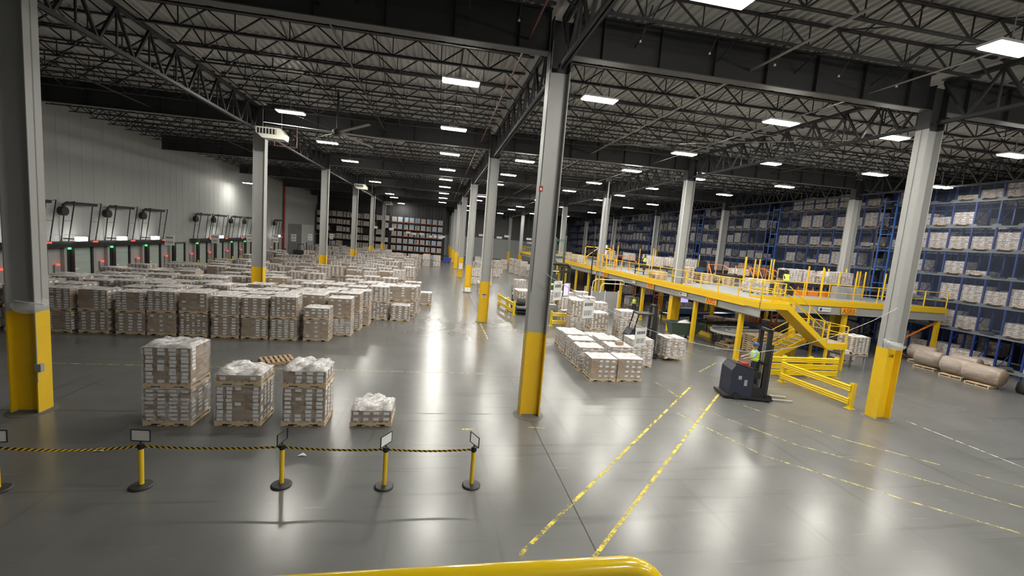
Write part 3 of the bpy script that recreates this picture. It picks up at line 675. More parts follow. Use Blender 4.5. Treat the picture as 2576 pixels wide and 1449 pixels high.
# ---------------------------------------------------------------- dock wall
DY = [30.0, 33.8, 37.7, 41.7, 45.6, 49.8, 53.4, 57.5, 61.2, 65.4, 71.5]
for n, y in enumerate(DY):
    dr = link('door_%d' % (n+1), None, None, (XW, y, 0)); dr['kind'] = 'structure'
    pn = MB()
    for k in range(5): pn.box(.03, .10, .75, 2.45, .02+k*.55, .55+k*.55, docker); pn.box(.03, .085, .75, 2.45, .548+k*.55, .572+k*.55, grey)
    pn.box(.10, .115, 1.0, 1.35, 1.2, 1.32, white)
    obj('door_panel', pn, dr)
    obj('opening_side', MB().box(.03, .16, .25, .72, .0, 2.75, black), dr)
    obj('door_frame', MB().box(.02, .22, .05, .25, 0, 2.85, wallm).box(.02, .2, 2.45, 2.62, 0, 2.85, dark).box(.02, .2, .05, 2.62, 2.75, 2.88, brown).box(.02, .34, .70, .76, 0, 2.75, mat('seal_mauve%d' % n, (.14, .09, .11), .7) if n == 0 else MATS['seal_mauve0']), dr)
    obj('bumper_post', MB().tube([(.5, .1, 0), (.5, .1, 1.0)], .09, yel, 10).tube([(.5, 2.6, 0), (.5, 2.6, 1.0)], .09, yel, 10), dr)
    obj('signal_light', MB().box(.2, .3, .38, .52, 2.66, 2.78, greenl), dr, label_='small green light')
    obj('control_light', MB().box(.1, .22, -.42, -.32, 1.6, 1.7, redl).box(.02, .1, -.55, -.15, .9, 1.65, steel), dr, label_='red light on a control box')
    if n not in (4, 9):
        tr = thing('door_track', 'dark raised door track and spring shaft above the %s dock door from the near end' % ORD[n], 'door track', (XW, y, 3.2), 0, 'door tracks')
        obj('spring_shaft', MB().tube([(.45, .1, 2.6), (.45, 2.6, 2.6)], .11, dark, 10).tube([(.45, .1, 2.62), (.45, -.2, 2.45), (.45, -.22, 2.2)], .09, dark, 8), tr)
        obj('drum', MB().tube([(.3, -.25, 2.05), (.6, -.25, 2.05)], .30, black, 14), tr)
        for yy in (.15, 2.5): obj('track_rail', MB().bar((.06, yy-.08, 0), (.35, yy-.08, 2.6), .05, .05, dark).bar((.30, yy+.18, 0), (.65, yy+.28, 2.75), .05, .05, dark).bar((.35, yy-.08, 2.6), (.65, yy+.28, 2.75), .03, .03, dark).bar((.2, yy-.08, 1.4), (.45, yy+.22, 1.4), .02, .02, dark), tr)
        if n != 5 and n != 7:
            lm_ = thing('dock_lamp', 'bright white lamp box above the %s dock door' % ORD[n], 'dock lamp', (XW+.9, y+.1, 3.28), 0, 'dock lamps')
            obj('lens', MB().box(-.08, .1, 0, .85 if n < 4 else .7, 0, .27, lens2), lm_); obj('bracket', MB().box(-.9, -.08, .2, .4, .08, .14, dark).box(-.1, .12, -.02, .9, -.03, 0, dark), lm_)
        ex = thing('exit_light', 'red lit signal box above the %s dock door' % ORD[n], 'signal light', (XW+.8, y+1.75, 3.15), 0, 'red signal boxes')
        obj('case', MB().box(-.1, .06, -.15, .35, -.02, .15, brown), ex); obj('lamp', MB().box(.06, .08, -.1, .06, .02, .11, redl).box(.06, .08, .12, .3, .02, .11, redl), ex)
for a, b, nm in ((29.6, 45.2, 'first four'), (49.3, 64.5, 'far group of')):
    o = MB().box(.0, .75, a, b, 2.85, 3.12, brown).box(.0, .78, a, b, 3.12, 3.2, dark)
    for k in range(6): o.box(.75, .80, a+.4, b-.4, 2.88+k*.04, 2.90+k*.04, dark)
    tag(obj('dock_canopy', o, None, (XW, 0, 0)), 'brown ledge running along the dock wall over the %s doors' % nm, 'ledge')
o = thing('riser_pipe', 'thick red fire riser pipe standing against the left wall', 'pipe', (XW+.25, 76, 0)); obj('pipe', MB().tube([(0, 0, 0), (0, 0, 11.6)], .17, red, 14), o); obj('valve', MB().tube([(0, 0, 1.2), (.4, 0, 1.2)], .1, red, 10).tube([(-.0, -.3, .9), (0, .3, .9)], .12, red, 10), o)
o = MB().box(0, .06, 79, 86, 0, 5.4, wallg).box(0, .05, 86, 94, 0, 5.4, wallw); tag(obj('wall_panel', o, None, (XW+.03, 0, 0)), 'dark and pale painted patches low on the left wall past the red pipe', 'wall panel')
# hanging bay signs over the left block
def hang_sign(x, y, z, rz, lab, w_=.55, h_=.7, grp='hanging bay signs', cat='sign', wire=True):
    t = thing('hanging_sign', lab, cat, (x, y, z), rz, grp)
    obj('board', MB().box(-w_/2, w_/2, -.008, .008, -h_, 0, white), t)
    p = MB(); R = random.Random(int(x*10+y)); u = -w_*.36
    while u < w_*.34: ww = R.choice([.012, .02, .03]); p.box(u, u+ww*.6, -.013, -.009, -h_*.85, -h_*.58, ink); u += ww+.026
    obj('bar_code', p, t)
    q = MB(); u = -w_*.34
    for k in range(5): q.box(u, u+w_*.08, -.013, -.009, -h_*.34, -h_*.18, ink); u += w_*.145
    obj('lettering', q, t)
    if wire: obj('clip', MB().box(-.02, .02, -.01, .01, 0, .05, steel), t)
    return t
SX = -16.0
obj_w = MB().tube([(SX, 13, 4.42), (SX, 90, 4.42)], .008, steel, 5); tag(obj('sign_wire', obj_w), 'long thin wire carrying bay signs over the left block', 'wire')
for n, y in enumerate((29.4, 34.9, 40.8, 46.9, 52.4, 58.8, 65.4, 70)):
    hang_sign(SX, y, 4.38, 0, 'white bay sign hanging over the left block, %s going away' % ORD[n], .52, .62 if n < 3 else .8)
wp = [(3.36, 4.9), (3.6, 4.72), (4.86, 4.12), (6.87, 3.25), (8.4, 2.85), (10.0, 2.6), (11.4, 2.5), (13.0, 2.75), (14.8, 3.3), (16.2, 3.9), (17.2, 4.43)]
tag(obj('sign_wire', MB().tube([(a, 13.25, z) for a, z in wp], .010, steel, 5)), 'thin sagging wire strung between the centre column and the right column', 'wire')
for n, (x, z, rz) in enumerate(((3.9, 4.62, .75), (5.0, 4.08, .45), (6.95, 3.22, .35))):
    hang_sign(x, 13.25, z-.02, rz, ['white bar code sign hanging right beside the centre column', 'white bar code sign hanging in front of the worker in the vest', 'white bar code sign hanging low over the wrapped loads'][n], .52, .62, 'bar code signs on the sagging wire')
for n, (x, y, z, w_) in enumerate([(-13, 90, 6.3, 1.1), (-12, 88, 6.0, 1.0), (-9, 88, 5.9, 1.2), (-6, 92, 5.5, 1.2), (-4.9, 93, 5.3, 1.3), (-3.3, 93, 5.4, 1.2), (-1.3, 93, 5.0, 1.2), (-.6, 93, 5.1, 1.2), (.7, 92, 5.0, 1.2), (1.2, 93, 5.2, 1.0), (9.5, 95, 6.2, 1.6), (13.5, 95, 6.0, 1.6), (15.0, 94, 6.4, 1.5), (20, 94, 6.2, 1.6), (20.4, 95, 5.4, 1.5), (26, 95, 5.6, 1.6)]):
    w_ *= .75; t = thing('hanging_sign', 'small blank white sign hanging far away, %s from the left' % ORD[n], 'sign', (x, y, z), 0, 'far hanging signs')
    obj('board', MB().box(-w_/2, w_/2, -.02, .02, -.22, .22, white), t); obj('cord', MB().bar((-w_/3, 0, .2), (-w_/3, 0, 12.8-z), .01, .01, steel).bar((w_/3, 0, .2), (w_/3, 0, 12.8-z), .01, .01, steel), t)
# ---------------------------------------------------------------- dark racks at the back
def rack_bay(x, y, nx, w_, levels, dz, lab, upm, bmm, depth=1.1, z0=.1, grp='back racks'):
    t = thing('pallet_rack', lab, 'pallet rack', (x, y, 0), 0, grp)
    H_ = z0+dz*levels+.6; u = MB()
    for i in (0,):
        for yy in (0, depth): u.box(-.05, .05, yy-.04, yy+.04, 0, H_, upm)
        for k in range(int(H_/1.2)): u.bar((0, 0, k*1.2+.1), (0, depth, k*1.2+.9), .03, .03, upm)
    um = u.mesh('upright_frame')
    for i in range(nx+1): link('upright_frame', um, t, (i*w_, 0, 0))
    bm_ = MB().box(.05, w_*nx-.05, -.03, .03, 0, .13, bmm).box(.05, w_*nx-.05, depth-.03, depth+.03, 0, .13, bmm).mesh('load_beam')
    for k in range(1, levels): link('load_beam', bm_, t, (0, 0, z0+k*dz-.13))
    return t
BR = random.Random(3)
variant('blue cartons', 3, 3, 5, .92, [.3, .2, .3], loadblue, wrap_rk); VB = len(V)-1; variant('pale stripes', 3, 3, 5, .88, [1, .2, 1], card2, wrap_rk); VP = len(V)-1
rack_bay(-9.9, 94.6, 4, 2.72, 6, 1.5, 'tall dark rack with orange beams, lit part at the end of the aisle', dark, beamor)
rack_bay(-24.6, 94.6, 5, 2.9, 6, 1.5, 'tall dark rack in the shade left of the lit back rack', black, black)  # black uprights and beams put the missing light into the colour
nb = 0
for k in range(6):
    for i in range(9):
        x = -9.9+.72+i*1.205; v = BR.choice([VB, VP, VP, VB, VP]) if i not in (1, 7) else VB
        q_ = load(v, (x, 95.15, .02 if k == 0 else .1+k*1.5), 0, '%s load in the lit back rack, %s shelf up, %s from left' % ('blue' if v == VB else 'white', ORD[k], ORD[i]), 'loads in the lit back rack', 'racked load', True); q_.scale = (.8, .8, .95)
dk = MB()
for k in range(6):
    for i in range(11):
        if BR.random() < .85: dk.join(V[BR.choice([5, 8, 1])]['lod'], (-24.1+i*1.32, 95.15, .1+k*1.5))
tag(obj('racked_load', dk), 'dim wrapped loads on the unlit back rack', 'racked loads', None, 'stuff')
struct('wall_shade_board', MB().box(XW, 1.6, 96.4, 96.6, 0, 12.6, dark)).name = 'wall_shade'  # added dark board, stands in for the shade behind the back rack
# blue bin cart at the foot of the back wall
o = thing('bin_truck', 'small blue bin cart far down the aisle right of the back rack', 'cart', (2.2, 89, 0)); obj('bin', MB().prism([(-.9, 1.0), (.9, 1.0), (.6, .25), (-.6, .25)], -.5, .5, bluebin), o); obj('wheel', MB().tube([(-.4, -.5, .12), (-.4, .5, .12)], .12, black).tube([(.4, -.5, .12), (.4, .5, .12)], .12, black), o)
# ---------------------------------------------------------------- blue automated racks on the right
railm = mat('rack_rail', (.17, .19, .20), .5, var=.1)
def netmat():
    m = bpy.data.materials.new('safety_net'); m.use_nodes = True; nt = m.node_tree; p = nt.nodes['Principled BSDF']; out = nt.nodes['Material Output']; L = nt.links.new
    p.inputs['Base Color'].default_value = (.05, .065, .11, 1); p.inputs['Roughness'].default_value = .7
    tc = node(nt, 'ShaderNodeTexCoord'); nz = node(nt, 'ShaderNodeTexNoise'); nz.inputs['Scale'].default_value = 1.3; nz.inputs['Detail'].default_value = 5
    mr = node(nt, 'ShaderNodeMapRange'); mr.inputs['To Min'].default_value = .09; mr.inputs['To Max'].default_value = .20
    tr = node(nt, 'ShaderNodeBsdfTransparent'); ms = node(nt, 'ShaderNodeMixShader')
    L(tc.outputs['Object'], nz.inputs['Vector']); L(nz.outputs['Fac'], mr.inputs['Value']); L(mr.outputs[0], ms.inputs[0]); L(tr.outputs[0], ms.inputs[1]); L(p.outputs[0], ms.inputs[2]); L(ms.outputs[0], out.inputs[0])
    MATS['net'] = m; return m
netm = netmat()
RX = 34.15; LV = [0.35, 2.30, 4.10, 5.85, 7.50, 9.10, 10.75]; PY = 1.24
u = MB()
for xx in (0, 1.15): u.box(xx-.05, xx+.05, -.045, .045, 0, 11.9, blue)
for k in range(9): u.bar((0, 0, .2+k*1.3), (1.15, 0, 1.3+k*1.3), .03, .03, blue)
upm = u.mesh('upright')
gapset = set()
blocks = [(14.0, 11, 0), (28.9, 8, 1), (40.6, 9, 1), (53.3, 9, 1), (66, 11, 1), (81, 11, 1), (96, 12, 1)]
RV0 = len(V)
for nm, nz, h, cc in (('tall pale cartons', 7, .95, [.9, .8, .9]), ('mid height pale cartons', 5, .7, [.9, .9, .8]), ('low pale cartons', 3, .42, [.9, .8, .9]), ('one thin layer', 1, .16, [.6, .5, .6]), ('brown cartons', 5, .8, [.4, .2, .5]), ('flat white layers', 6, .6, [1, 1, 1])):
    variant(nm, 4, 3, nz, h, cc, card2 if 'brown' not in nm else card, wrap_rk, .2, .5)
RV = [RV0, RV0, RV0+1, RV0+1, RV0+2, RV0+2, RV0+3, RV0+4, RV0+5, RV0+1]
RR = random.Random(9); rackfar = MB(); nr = 0
bmesh = {}
for bi, (y0, nb_, _) in enumerate(blocks):
    t = thing('storage_rack', 'tall blue rack section on the right wall of racks, %s going away' % ORD[bi], 'storage rack', (RX, y0, 0), 0, 'blue storage racks')
    for i in range(nb_+1): link('upright', upm, t, (0, i*PY, 0))
    if nb_ not in bmesh:
        bm_ = MB().box(-.06, .0, 0, nb_*PY, -.10, 0, railm).box(1.1, 1.16, 0, nb_*PY, -.10, 0, steel)
        for i in range(nb_+1): bm_.prism([(i*PY-.28, 0), (i*PY+.28, 0), (i*PY+.17, .13), (i*PY-.17, .13)], -.07, 1.15, railm, 'x')
        bmesh[nb_] = bm_.mesh('shelf_rail')
    for z in LV: link('shelf_rail', bmesh[nb_], t, (0, 0, z))
    nt_ = thing('safety_net', 'fine dark blue net stretched before the %s blue rack section' % ORD[bi], 'safety net', (RX-.16, y0-.2, 0), 0, 'rack safety nets')
    obj('net', MB().box(-.003, .003, 0, nb_*PY+.4, 3.9 if bi else 2.3, 11.75, netm), nt_); obj('net_cable', MB().bar((0, 0, 11.75), (0, nb_*PY+.4, 11.75), .03, .03, railm).bar((0, 0, 0), (0, 0, 11.75), .03, .03, railm), nt_)
    for i in range(nb_):
        for k, z in enumerate(LV):
            if RR.random() < .26: continue
            v = RR.choice(RV)
            lo = (RX+.55, y0+(i+.5)*PY, z+.10)
            if nr < 250 and bi < 5:
                load(v, lo, math.pi/2*3, 'load with %s, %s level, %s cell, %s blue rack section' % (V[v]['desc'], ORD[k], ORD[i], ORD[bi]), 'loads in the blue racks', 'racked load', True); nr += 1
            else: rackfar.join(V[v]['lod'], lo, -math.pi/2)
tag(obj('racked_load', rackfar), 'small far loads in the distant blue rack sections', 'racked loads', None, 'stuff')
# second rack line behind the first
u2_ = MB()
for i in range(80):
    for xx in (38.4,): u2_.box(xx-.05, xx+.05, 14+i*1.24, 14.09+i*1.24, 0, 11.7, blue)
for z in LV: u2_.box(38.3, 38.38, 14, 113, z-.1, z, steel)
tag(obj('storage_rack', u2_), 'blue rack line standing one aisle behind the front blue racks', 'storage rack')
rb = MB()
for i in range(0, 79):
    for z in LV:
        if RR.random() < .35: rb.join(V[RR.choice(RV)]['lod'], (39.1, 14.7+i*1.24, z+.1), -math.pi/2)
tag(obj('racked_load', rb), 'loads in the blue rack line behind the front racks', 'racked loads', None, 'stuff')
struct('wall_rack_shade_sheet', MB().box(40.4, 40.5, 6, YN, 0, 12.6, navy)).name = 'wall_rack_shade'  # added navy sheet, its colour stands in for shade deep behind the racks
# blue mesh ladders at the aisle mouths
for n, y in enumerate((27.9, 39.2, 52.0, 64.8, 79.6)):
    l = thing('crane_mast', 'blue ladder frame tower in the %s gap between blue racks' % ORD[n], 'ladder tower', (RX-.25, y, 0), 0, 'blue ladder towers')
    for s in (-.45, .45): obj('post', MB().box(-.04, .04, s-.04, s+.04, 0, 11.4, mat('tower_blue', (.02, .09, .34), .4, var=.1) if 'tower_blue' not in MATS else MATS['tower_blue']), l)
    rgm = MB().box(-.03, .03, -.45, .45, 0, .07, MATS['tower_blue']).mesh('rung')
    for k in range(9): link('rung', rgm, l, (0, 0, 1+k*1.25))
for n, y in enumerate((31.2, 46.5, 61.8, 77)):
    t = tag(obj('rack_pipe', MB().tube([(33.6, y, 0), (33.6, y, 11.5)], .045, steel, 8)), 'thin pale pipe rising in front of the blue racks, %s going away' % ORD[n], 'pipe')
# wrapped long rolls and bins in front of the racks
for n, (x, y, rz, L_) in enumerate(((30.3, 21.0, .25, 1.3), (29.9, 19.3, .2, 1.3), (29.7, 17.9, .15, 1.6), (31.7, 22.4, .3, 1.4), (31.6, 20.0, .2, 1.3))):
    t = thing('wrapped_bundle', 'long rounded kraft bundle under film before the blue racks, %s counted from the back' % ORD[[1, 2, 4, 0, 3][n]], 'wrapped bundle', (x, y, 0), rz, 'kraft bundles on pallets')
    link('pallet', pal_me, t, (0, 0, 0), 0)
    b = MB(); b.smooth = True; b.tube([(0, -L_/2, .62), (0, -L_/2+.1, .63), (0, L_/2-.1, .63), (0, L_/2, .62)], [.36, .48, .49, .36], kraft, 16); obj('bundle', b, t)
    b = MB(); b.smooth = True; b.tube([(0, -L_/2+.05, .635), (0, L_/2-.05, .635)], (.505), wrap_lo, 16, cap=False); obj('film', b, t)
for n, (x, y) in enumerate(((30.6, 16.6), (31.5, 16.0))):
    b = MB(); b.smooth = True; b.lathe([(.35, 0), (.42, .15), (.40, .5), (.22, .85), (.08, 1.02)], black, seg=14)
    tag(obj('trash_bag', b, None, (x, y, 0)), ['full black bag standing before the blue racks', 'second full black bag nearer the right edge'][n], 'bag')
o = thing('tilt_cart', 'dark open cart with cardboard at the right edge of the view', 'cart', (31.0, 14.6, 0)); obj('tub', MB().prism([(-.8, .95), (.8, .95), (.6, .2), (-.6, .2)], -.5, .5, navy), o); obj('wheel', MB().tube([(-.4, -.5, .1), (-.4, .5, .1)], .1, black).tube([(.4, -.5, .1), (.4, .5, .1)], .1, black), o)
tag(obj('cardboard_sheet', MB().box(-.5, .5, -.3, .3, 0, .03, card2), None, (31.0, 14.6, .96)), 'flat cardboard lying on the dark cart', 'cardboard')
# ---------------------------------------------------------------- mezzanine
DZ = 3.55; EX = 17.1; FY = 22.9; XR = 33.6
mz = thing('mezzanine', 'yellow edged steel mezzanine platform in front of the blue racks', 'mezzanine', (0, 0, 0))
b = MB().box(EX, XR, FY, 88, DZ-.06, DZ, slabgrey).box(EX, 18.75, 19.95, FY, DZ-.06, DZ, slabgrey); obj('deck_plate', b, mz)
b = MB()
b.box(EX-.08, EX, 19.9, 88, DZ-.30, DZ+.03, ryel).box(EX-.08, 18.8, 19.86, 19.94, DZ-.30, DZ+.03, ryel).box(18.75, 18.83, 19.9, FY, DZ-.30, DZ+.10, ryel).box(18.75, XR+.08, FY-.08, FY, DZ-.28, DZ+.03, ryel)
b.box(EX-.16, 17.2, 21.0, 88, DZ-.34, DZ-.30, ryel); obj('edge_band', b, mz)
b = MB().box(EX, EX+.04, 19.95, 88, DZ-.78, DZ-.06, grey).box(EX-.06, EX+.12, 19.95, 88, DZ-.82, DZ-.78, brown)
b.box(18.8, XR, FY, FY+.04, DZ-.76, DZ-.06, grey).box(18.8, XR, FY-.05, FY+.12, DZ-.80, DZ-.76, grey)
for k in range(1, 16): b.box(EX+.05, XR, FY+k*4.2, FY+k*4.2+.15, DZ-.6, DZ-.07, dark)
for k in range(1, 6): b.box(EX+k*2.8, EX+k*2.8+.12, FY+.1, 88, DZ-.35, DZ-.07, dark)
obj('edge_beam', b, mz)
PM = MB().box(-.11, .11, -.11, .11, .02, 2.73, yel).box(-.19, .19, -.19, .19, 0, .02, yel).mesh('post')
for x, y in [(17.22, 21.4), (17.22, 25.8)] + [(17.22, 33.3+4.4*k) for k in range(9)] + [(22.2, 23.1), (26.0, 23.1), (29.6, 23.1), (33.4, 23.1)] + [(22.2, 31), (27.2, 31), (22.2, 39), (27.2, 39), (22.2, 48)]: link('post', PM, mz, (x, y, 0))
obj('brace', MB().bar((33.3, 23.1, 2.6), (29.8, 23.1, .9), .12, .05, orange).bar((29.7, 23.1, 1.0), (31.6, 23.1, .1), .10, .05, orange), mz)
for n, y in enumerate((24.0, 31.8, 41.2)):
    s = obj('letter_sign', MB().box(-.02, 0, -.55, .55, -.20, .20, asrs_y), mz, (EX-.07, y, 3.0)); text('ASRS', .42, asrs_r, s, (-.025, 0, -.01), (math.pi/2, 0, -math.pi/2), ext=.006)
    s = obj('name_plate', MB().box(-.02, 0, -.42, .42, -.12, .12, white).box(-.025, -.02, .18, .34, -.07, .07, ink).box(-.025, -.02, -.34, .12, -.03, .03, grey), mz, (EX-.07, y+3.1, 3.02))
s = obj('letter_sign', MB().box(-.55, .55, -.02, 0, -.20, .20, asrs_y), mz, (25.9, FY-.09, 3.02)); text('ASRS', .42, asrs_r, s, (0, -.025, -.01), (math.pi/2, 0, 0), ext=.006)
obj('name_plate', MB().box(-.45, .45, -.02, 0, -.13, .13, white).box(-.36, -.2, -.025, -.02, -.08, .08, ink).box(-.14, .38, -.025, -.02, -.03, .03, grey), mz, (24.1, FY-.09, 3.05))
def railing(pts, lab, gap=1.75, h=1.08, z=DZ, rad=.025, m=ryel, name='guard_railing'):
    t = thing(name, lab, 'railing', (*pts[0], z))
    o0 = Vector((*pts[0], 0)); P = [Vector((*p, 0))-o0 for p in pts]
    for hh, nm in ((h, 'top_rail'), (h*.52, 'mid_rail')):
        obj(nm, MB().tube([p+Vector((0, 0, hh)) for p in P], rad, m, 6), t)
    tb = MB()
    for p, q in zip(P, P[1:]): tb.bar(p+Vector((0, 0, .06)), q+Vector((0, 0, .06)), .012, .1, m)
    obj('toe_board', tb, t); pm = MB().box(-rad, rad, -rad, rad, 0, h, m).mesh('post')
    for p, q in zip(P, P[1:]):
        L_ = (q-p).length; n = max(1, round(L_/gap))
        for k in range(n+1):
            if k == n and q != P[-1]: continue
            link('post', pm, t, tuple(p+(q-p)*k/n))
    return t
railing([(EX+.02, 20.0), (EX+.02, 41.5)], 'yellow railing along the near half of the long mezzanine edge')
railing([(EX+.02, 44.0), (EX+.02, 88)], 'yellow railing along the far half of the long mezzanine edge')
railing([(XR, FY+.02), (18.8, FY+.02), (18.8, 21.05)], 'yellow railing along the front mezzanine edge beside the stairs', 1.9)
railing([(EX+.02, 19.98), (18.5, 19.98)], 'short yellow railing at the stair head', .75)
g = thing('safety_gate', 'orange yellow swing gate frame in the long mezzanine railing', 'gate', (EX, 42.7, DZ))
for s in (-1.1, 0, 1.1): obj('gate_post', MB().box(-.06, .06, s-.05, s+.05, 0, 1.5, asrs_y), g)
obj('gate_bar', MB().box(-.04, .04, -1.1, 1.1, 1.4, 1.5, asrs_y).box(-.04, .04, -1.1, 1.1, .7, .78, asrs_y).box(-.04, .04, -1.1, 1.1, .1, .18, asrs_y), g)
g = thing('safety_gate', 'tall orange braced gate frame on the far mezzanine', 'gate', (18.4, 47.5, DZ))
obj('gate_frame', MB().box(-1.6, -1.5, -.05, .05, 0, 2.2, asrs_y).box(1.5, 1.6, -.05, .05, 0, 2.2, asrs_y).box(-1.6, 1.6, -.05, .05, 2.1, 2.2, asrs_y).bar((-1.5, 0, .9), (0, 0, 2.1), .07, .07, asrs_y).bar((0, 0, .9), (1.5, 0, 2.1), .07, .07, asrs_y).box(-.05, .05, -.05, .05, 0, 2.1, asrs_y), g)
k_ = 0
for y in (24.6, 30.5, 36.5, 42.5, 50):
    for x in (19.8, 23.6, 27.6):
        t = thing('strip_light', 'strip light under the mezzanine deck, %s counted from the front left' % ordn(k_), 'strip light', (x, y, 2.84), 0, 'strip lights under the mezzanine'); k_ += 1
        obj('tube', MB().box(-.6, .6, -.05, .05, 0, .05, lens3), t); obj('housing', MB().box(-.65, .65, -.08, .08, .05, .11, white).bar((-.5, 0, .1), (-.5, 0, .45), .015, .015, steel).bar((.5, 0, .1), (.5, 0, .45), .015, .015, steel), t)
# stairs
st = thing('staircase', 'yellow switchback staircase down from the mezzanine', 'staircase', (0, 0, 0))
Z1, Z2 = 3.52, 1.5; XA, XB, XL = 18.75, 21.55, 22.85
def flight(xa, za, xb, zb, y0, y1, n, under=True):
    s = MB()
    for y in (y0, y1): s.prism([(xa, za+.06), (xb, zb+.06), (xb, zb-.28), (xa, za-.28)], y-.03, y+.03, ryel)
    obj('stringer', s, st)
    tr = MB()
    for k in range(n):
        f_ = (k+.5)/n; x = xa+(xb-xa)*f_; z = za+(zb-za)*(k+1)/n; hw = abs(xb-xa)/n/2+.02
        tr.box(x-hw, x+hw, y0, y1, z-.03, z, slabgrey); xx = x-hw if xb > xa else x+hw-.02
        tr.box(xx, xx+.02, y0, y1, z, z+abs(za-zb)/n-.03, ryel)
    obj('tread', tr, st)
    if under: obj('underside', MB().prism([(xa, za-.27), (xb, zb-.27), (xb, zb-.30), (xa, za-.30)], y0, y1, yel), st)
    for y in (y0, y1):
        hr = MB()
        for hh in (.55, 1.0): hr.tube([(xa-.05, y, za+hh), (xb+.05, y, zb+hh)], .023, ryel, 6)
        for k in range(3): x = xa+(xb-xa)*(k+.3)/2.6; z = za+(zb-za)*(k+.3)/2.6; hr.bar((x, y, z), (x, y, z+1.0), .045, .045, ryel)
        obj('handrail', hr, st)
flight(XA, Z1, XB, Z2, 19.95, 20.95, 11); flight(XB, Z2, 18.75, 0.05, 21.2, 22.2, 8, False)
b = MB().box(XB, XL, 19.92, 22.23, Z2-.04, Z2, slabgrey).box(XB, XL+.05, 19.88, 19.94, Z2-.30, Z2+.04, ryel).box(XL, XL+.06, 19.9, 22.25, Z2-.30, Z2+.04, ryel).box(XB, XL, 22.2, 22.26, Z2-.30, Z2+.04, ryel)
obj('landing', b, st)
b = MB()
for hh in (.55, 1.0): b.tube([(XB, 19.95, Z2+hh), (XL, 19.95, Z2+hh), (XL, 22.2, Z2+hh), (XB, 22.2, Z2+hh)], .023, ryel, 6)
for x, y in ((XB, 19.95), (XL, 19.95), (XL, 22.2), (XB, 22.2), (XL, 21.1)): b.bar((x, y, Z2), (x, y, Z2+1.0), .045, .045, ryel)
obj('landing_rail', b, st)
for x, y in ((XB+.1, 20.0), (XL-.05, 20.0), (XB+.1, 22.1), (XL-.05, 22.1)): obj('leg', MB().box(x-.06, x+.06, y-.06, y+.06, 0, Z2-.04, yel), st)
# ---------------------------------------------------------------- floor guard rails
def guardrail(p, q, lab, rows_=(.30, .85), posts=2, h=1.08, group='floor guard rails', rail_h=.28):
    t = thing('guard_rail', lab, 'guard rail', (*p, 0), 0, group); d = Vector((q[0]-p[0], q[1]-p[1], 0)); nrm = Vector((-d.y, d.x, 0)).normalized()
    pm = MB().box(-.08, .08, -.08, .08, .02, h, gyel).box(-.15, .15, -.15, .15, 0, .02, gyel).mesh('post')
    for k in range(posts): link('post', pm, t, tuple(d*k/(posts-1)), math.atan2(d.y, d.x))
    for z in rows_:
        b = MB(); e = nrm*-.10
        for dz in (-.32, 0, .32): b.tube([e+Vector((0, 0, z+dz*rail_h)), e+d+Vector((0, 0, z+dz*rail_h))], rail_h*.19, gyel, 8)
        b.bar(e+Vector((0, 0, z)), e+d+Vector((0, 0, z)), .02, rail_h*.95, gyel); obj('rail', b, t)
    return t
guardrail((5.64, 36.75), (5.95, 34.3), 'yellow guard rail at the far end of the conveyor corner')
guardrail((5.97, 34.1), (6.2, 32.5), 'yellow guard rail at the near end of the conveyor corner')
guardrail((8.19, 28.7), (10.4, 28.7), 'yellow double guard rail right of the big centre column')
guardrail((16.95, 17.7), (17.2, 14.4), 'yellow double guard rail left of the right column')
guardrail((16.2, 18.6), (20.9, 18.6), 'long yellow triple guard rail in front of the staircase', (.22, .55, .9), 4)
cb = thing('floor_curb', 'yellow floor curb under the mezzanine', 'curb', (19.6, 31.2, 0)); obj('curb', MB().prism([(-.14, 0), (.14, 0), (.10, .28), (-.10, .28)], -4.2, 0, gyel), cb); obj('curb', MB().prism([(.0, 0), (.28, 0), (.24, .28), (.04, .28)], .1, 3.4, gyel), cb)
# ---------------------------------------------------------------- conveyors
def conveyor(p, q, w_, z, lab, side=blued, legs=True, group='conveyors', dark_top=False):
    t = thing('conveyor', lab, 'conveyor', p, math.atan2(q[1]-p[1], q[0]-p[0]), group); L_ = math.hypot(q[0]-p[0], q[1]-p[1])
    obj('side_frame', MB().box(0, L_, -w_/2-.05, -w_/2, z-.2, z+.05, side).box(0, L_, w_/2, w_/2+.05, z-.2, z+.05, side), t)
    r_ = MB(); n = int(L_/.28)
    if dark_top: r_.box(0, L_, -w_/2, w_/2, z-.03, z, black)
    else:
        for k in range(n): r_.tube([(.14+k*.28, -w_/2, z-.04), (.14+k*.28, w_/2, z-.04)], .04, chrome, 6, False)
        r_.box(0, L_, -w_/2, w_/2, z-.16, z-.12, black)
    obj('rollers', r_, t)
    if legs:
        lm2 = MB().box(-.04, .04, -w_/2-.04, -w_/2+.03, 0, z-.2, side).box(-.04, .04, w_/2-.03, w_/2+.04, 0, z-.2, side).box(-.03, .03, -w_/2, w_/2, .25, .3, side).mesh('leg')
        n = max(2, int(L_/1.6))
        for k in range(n): link('leg', lm2, t, (.1+(L_-.2)*k/(n-1), 0, 0))
    return t
conveyor((7.0, 32.2, 0), (9.3, 47.5, 0), 1.3, .62, 'long roller conveyor leading to the black wrapping machine', green)
for n, (x, y, v, lab) in enumerate(((7.45, 36.3, 5, 'load waiting on the long roller conveyor'), (7.2, 34.3, 8, 'shorter load nearest on the long roller conveyor'), (9.0, 45.2, 5, 'load on the conveyor beyond the column'))):
    load(v, (x, y, .64), .15, 'wrapped '+lab, 'loads on the roller conveyor')
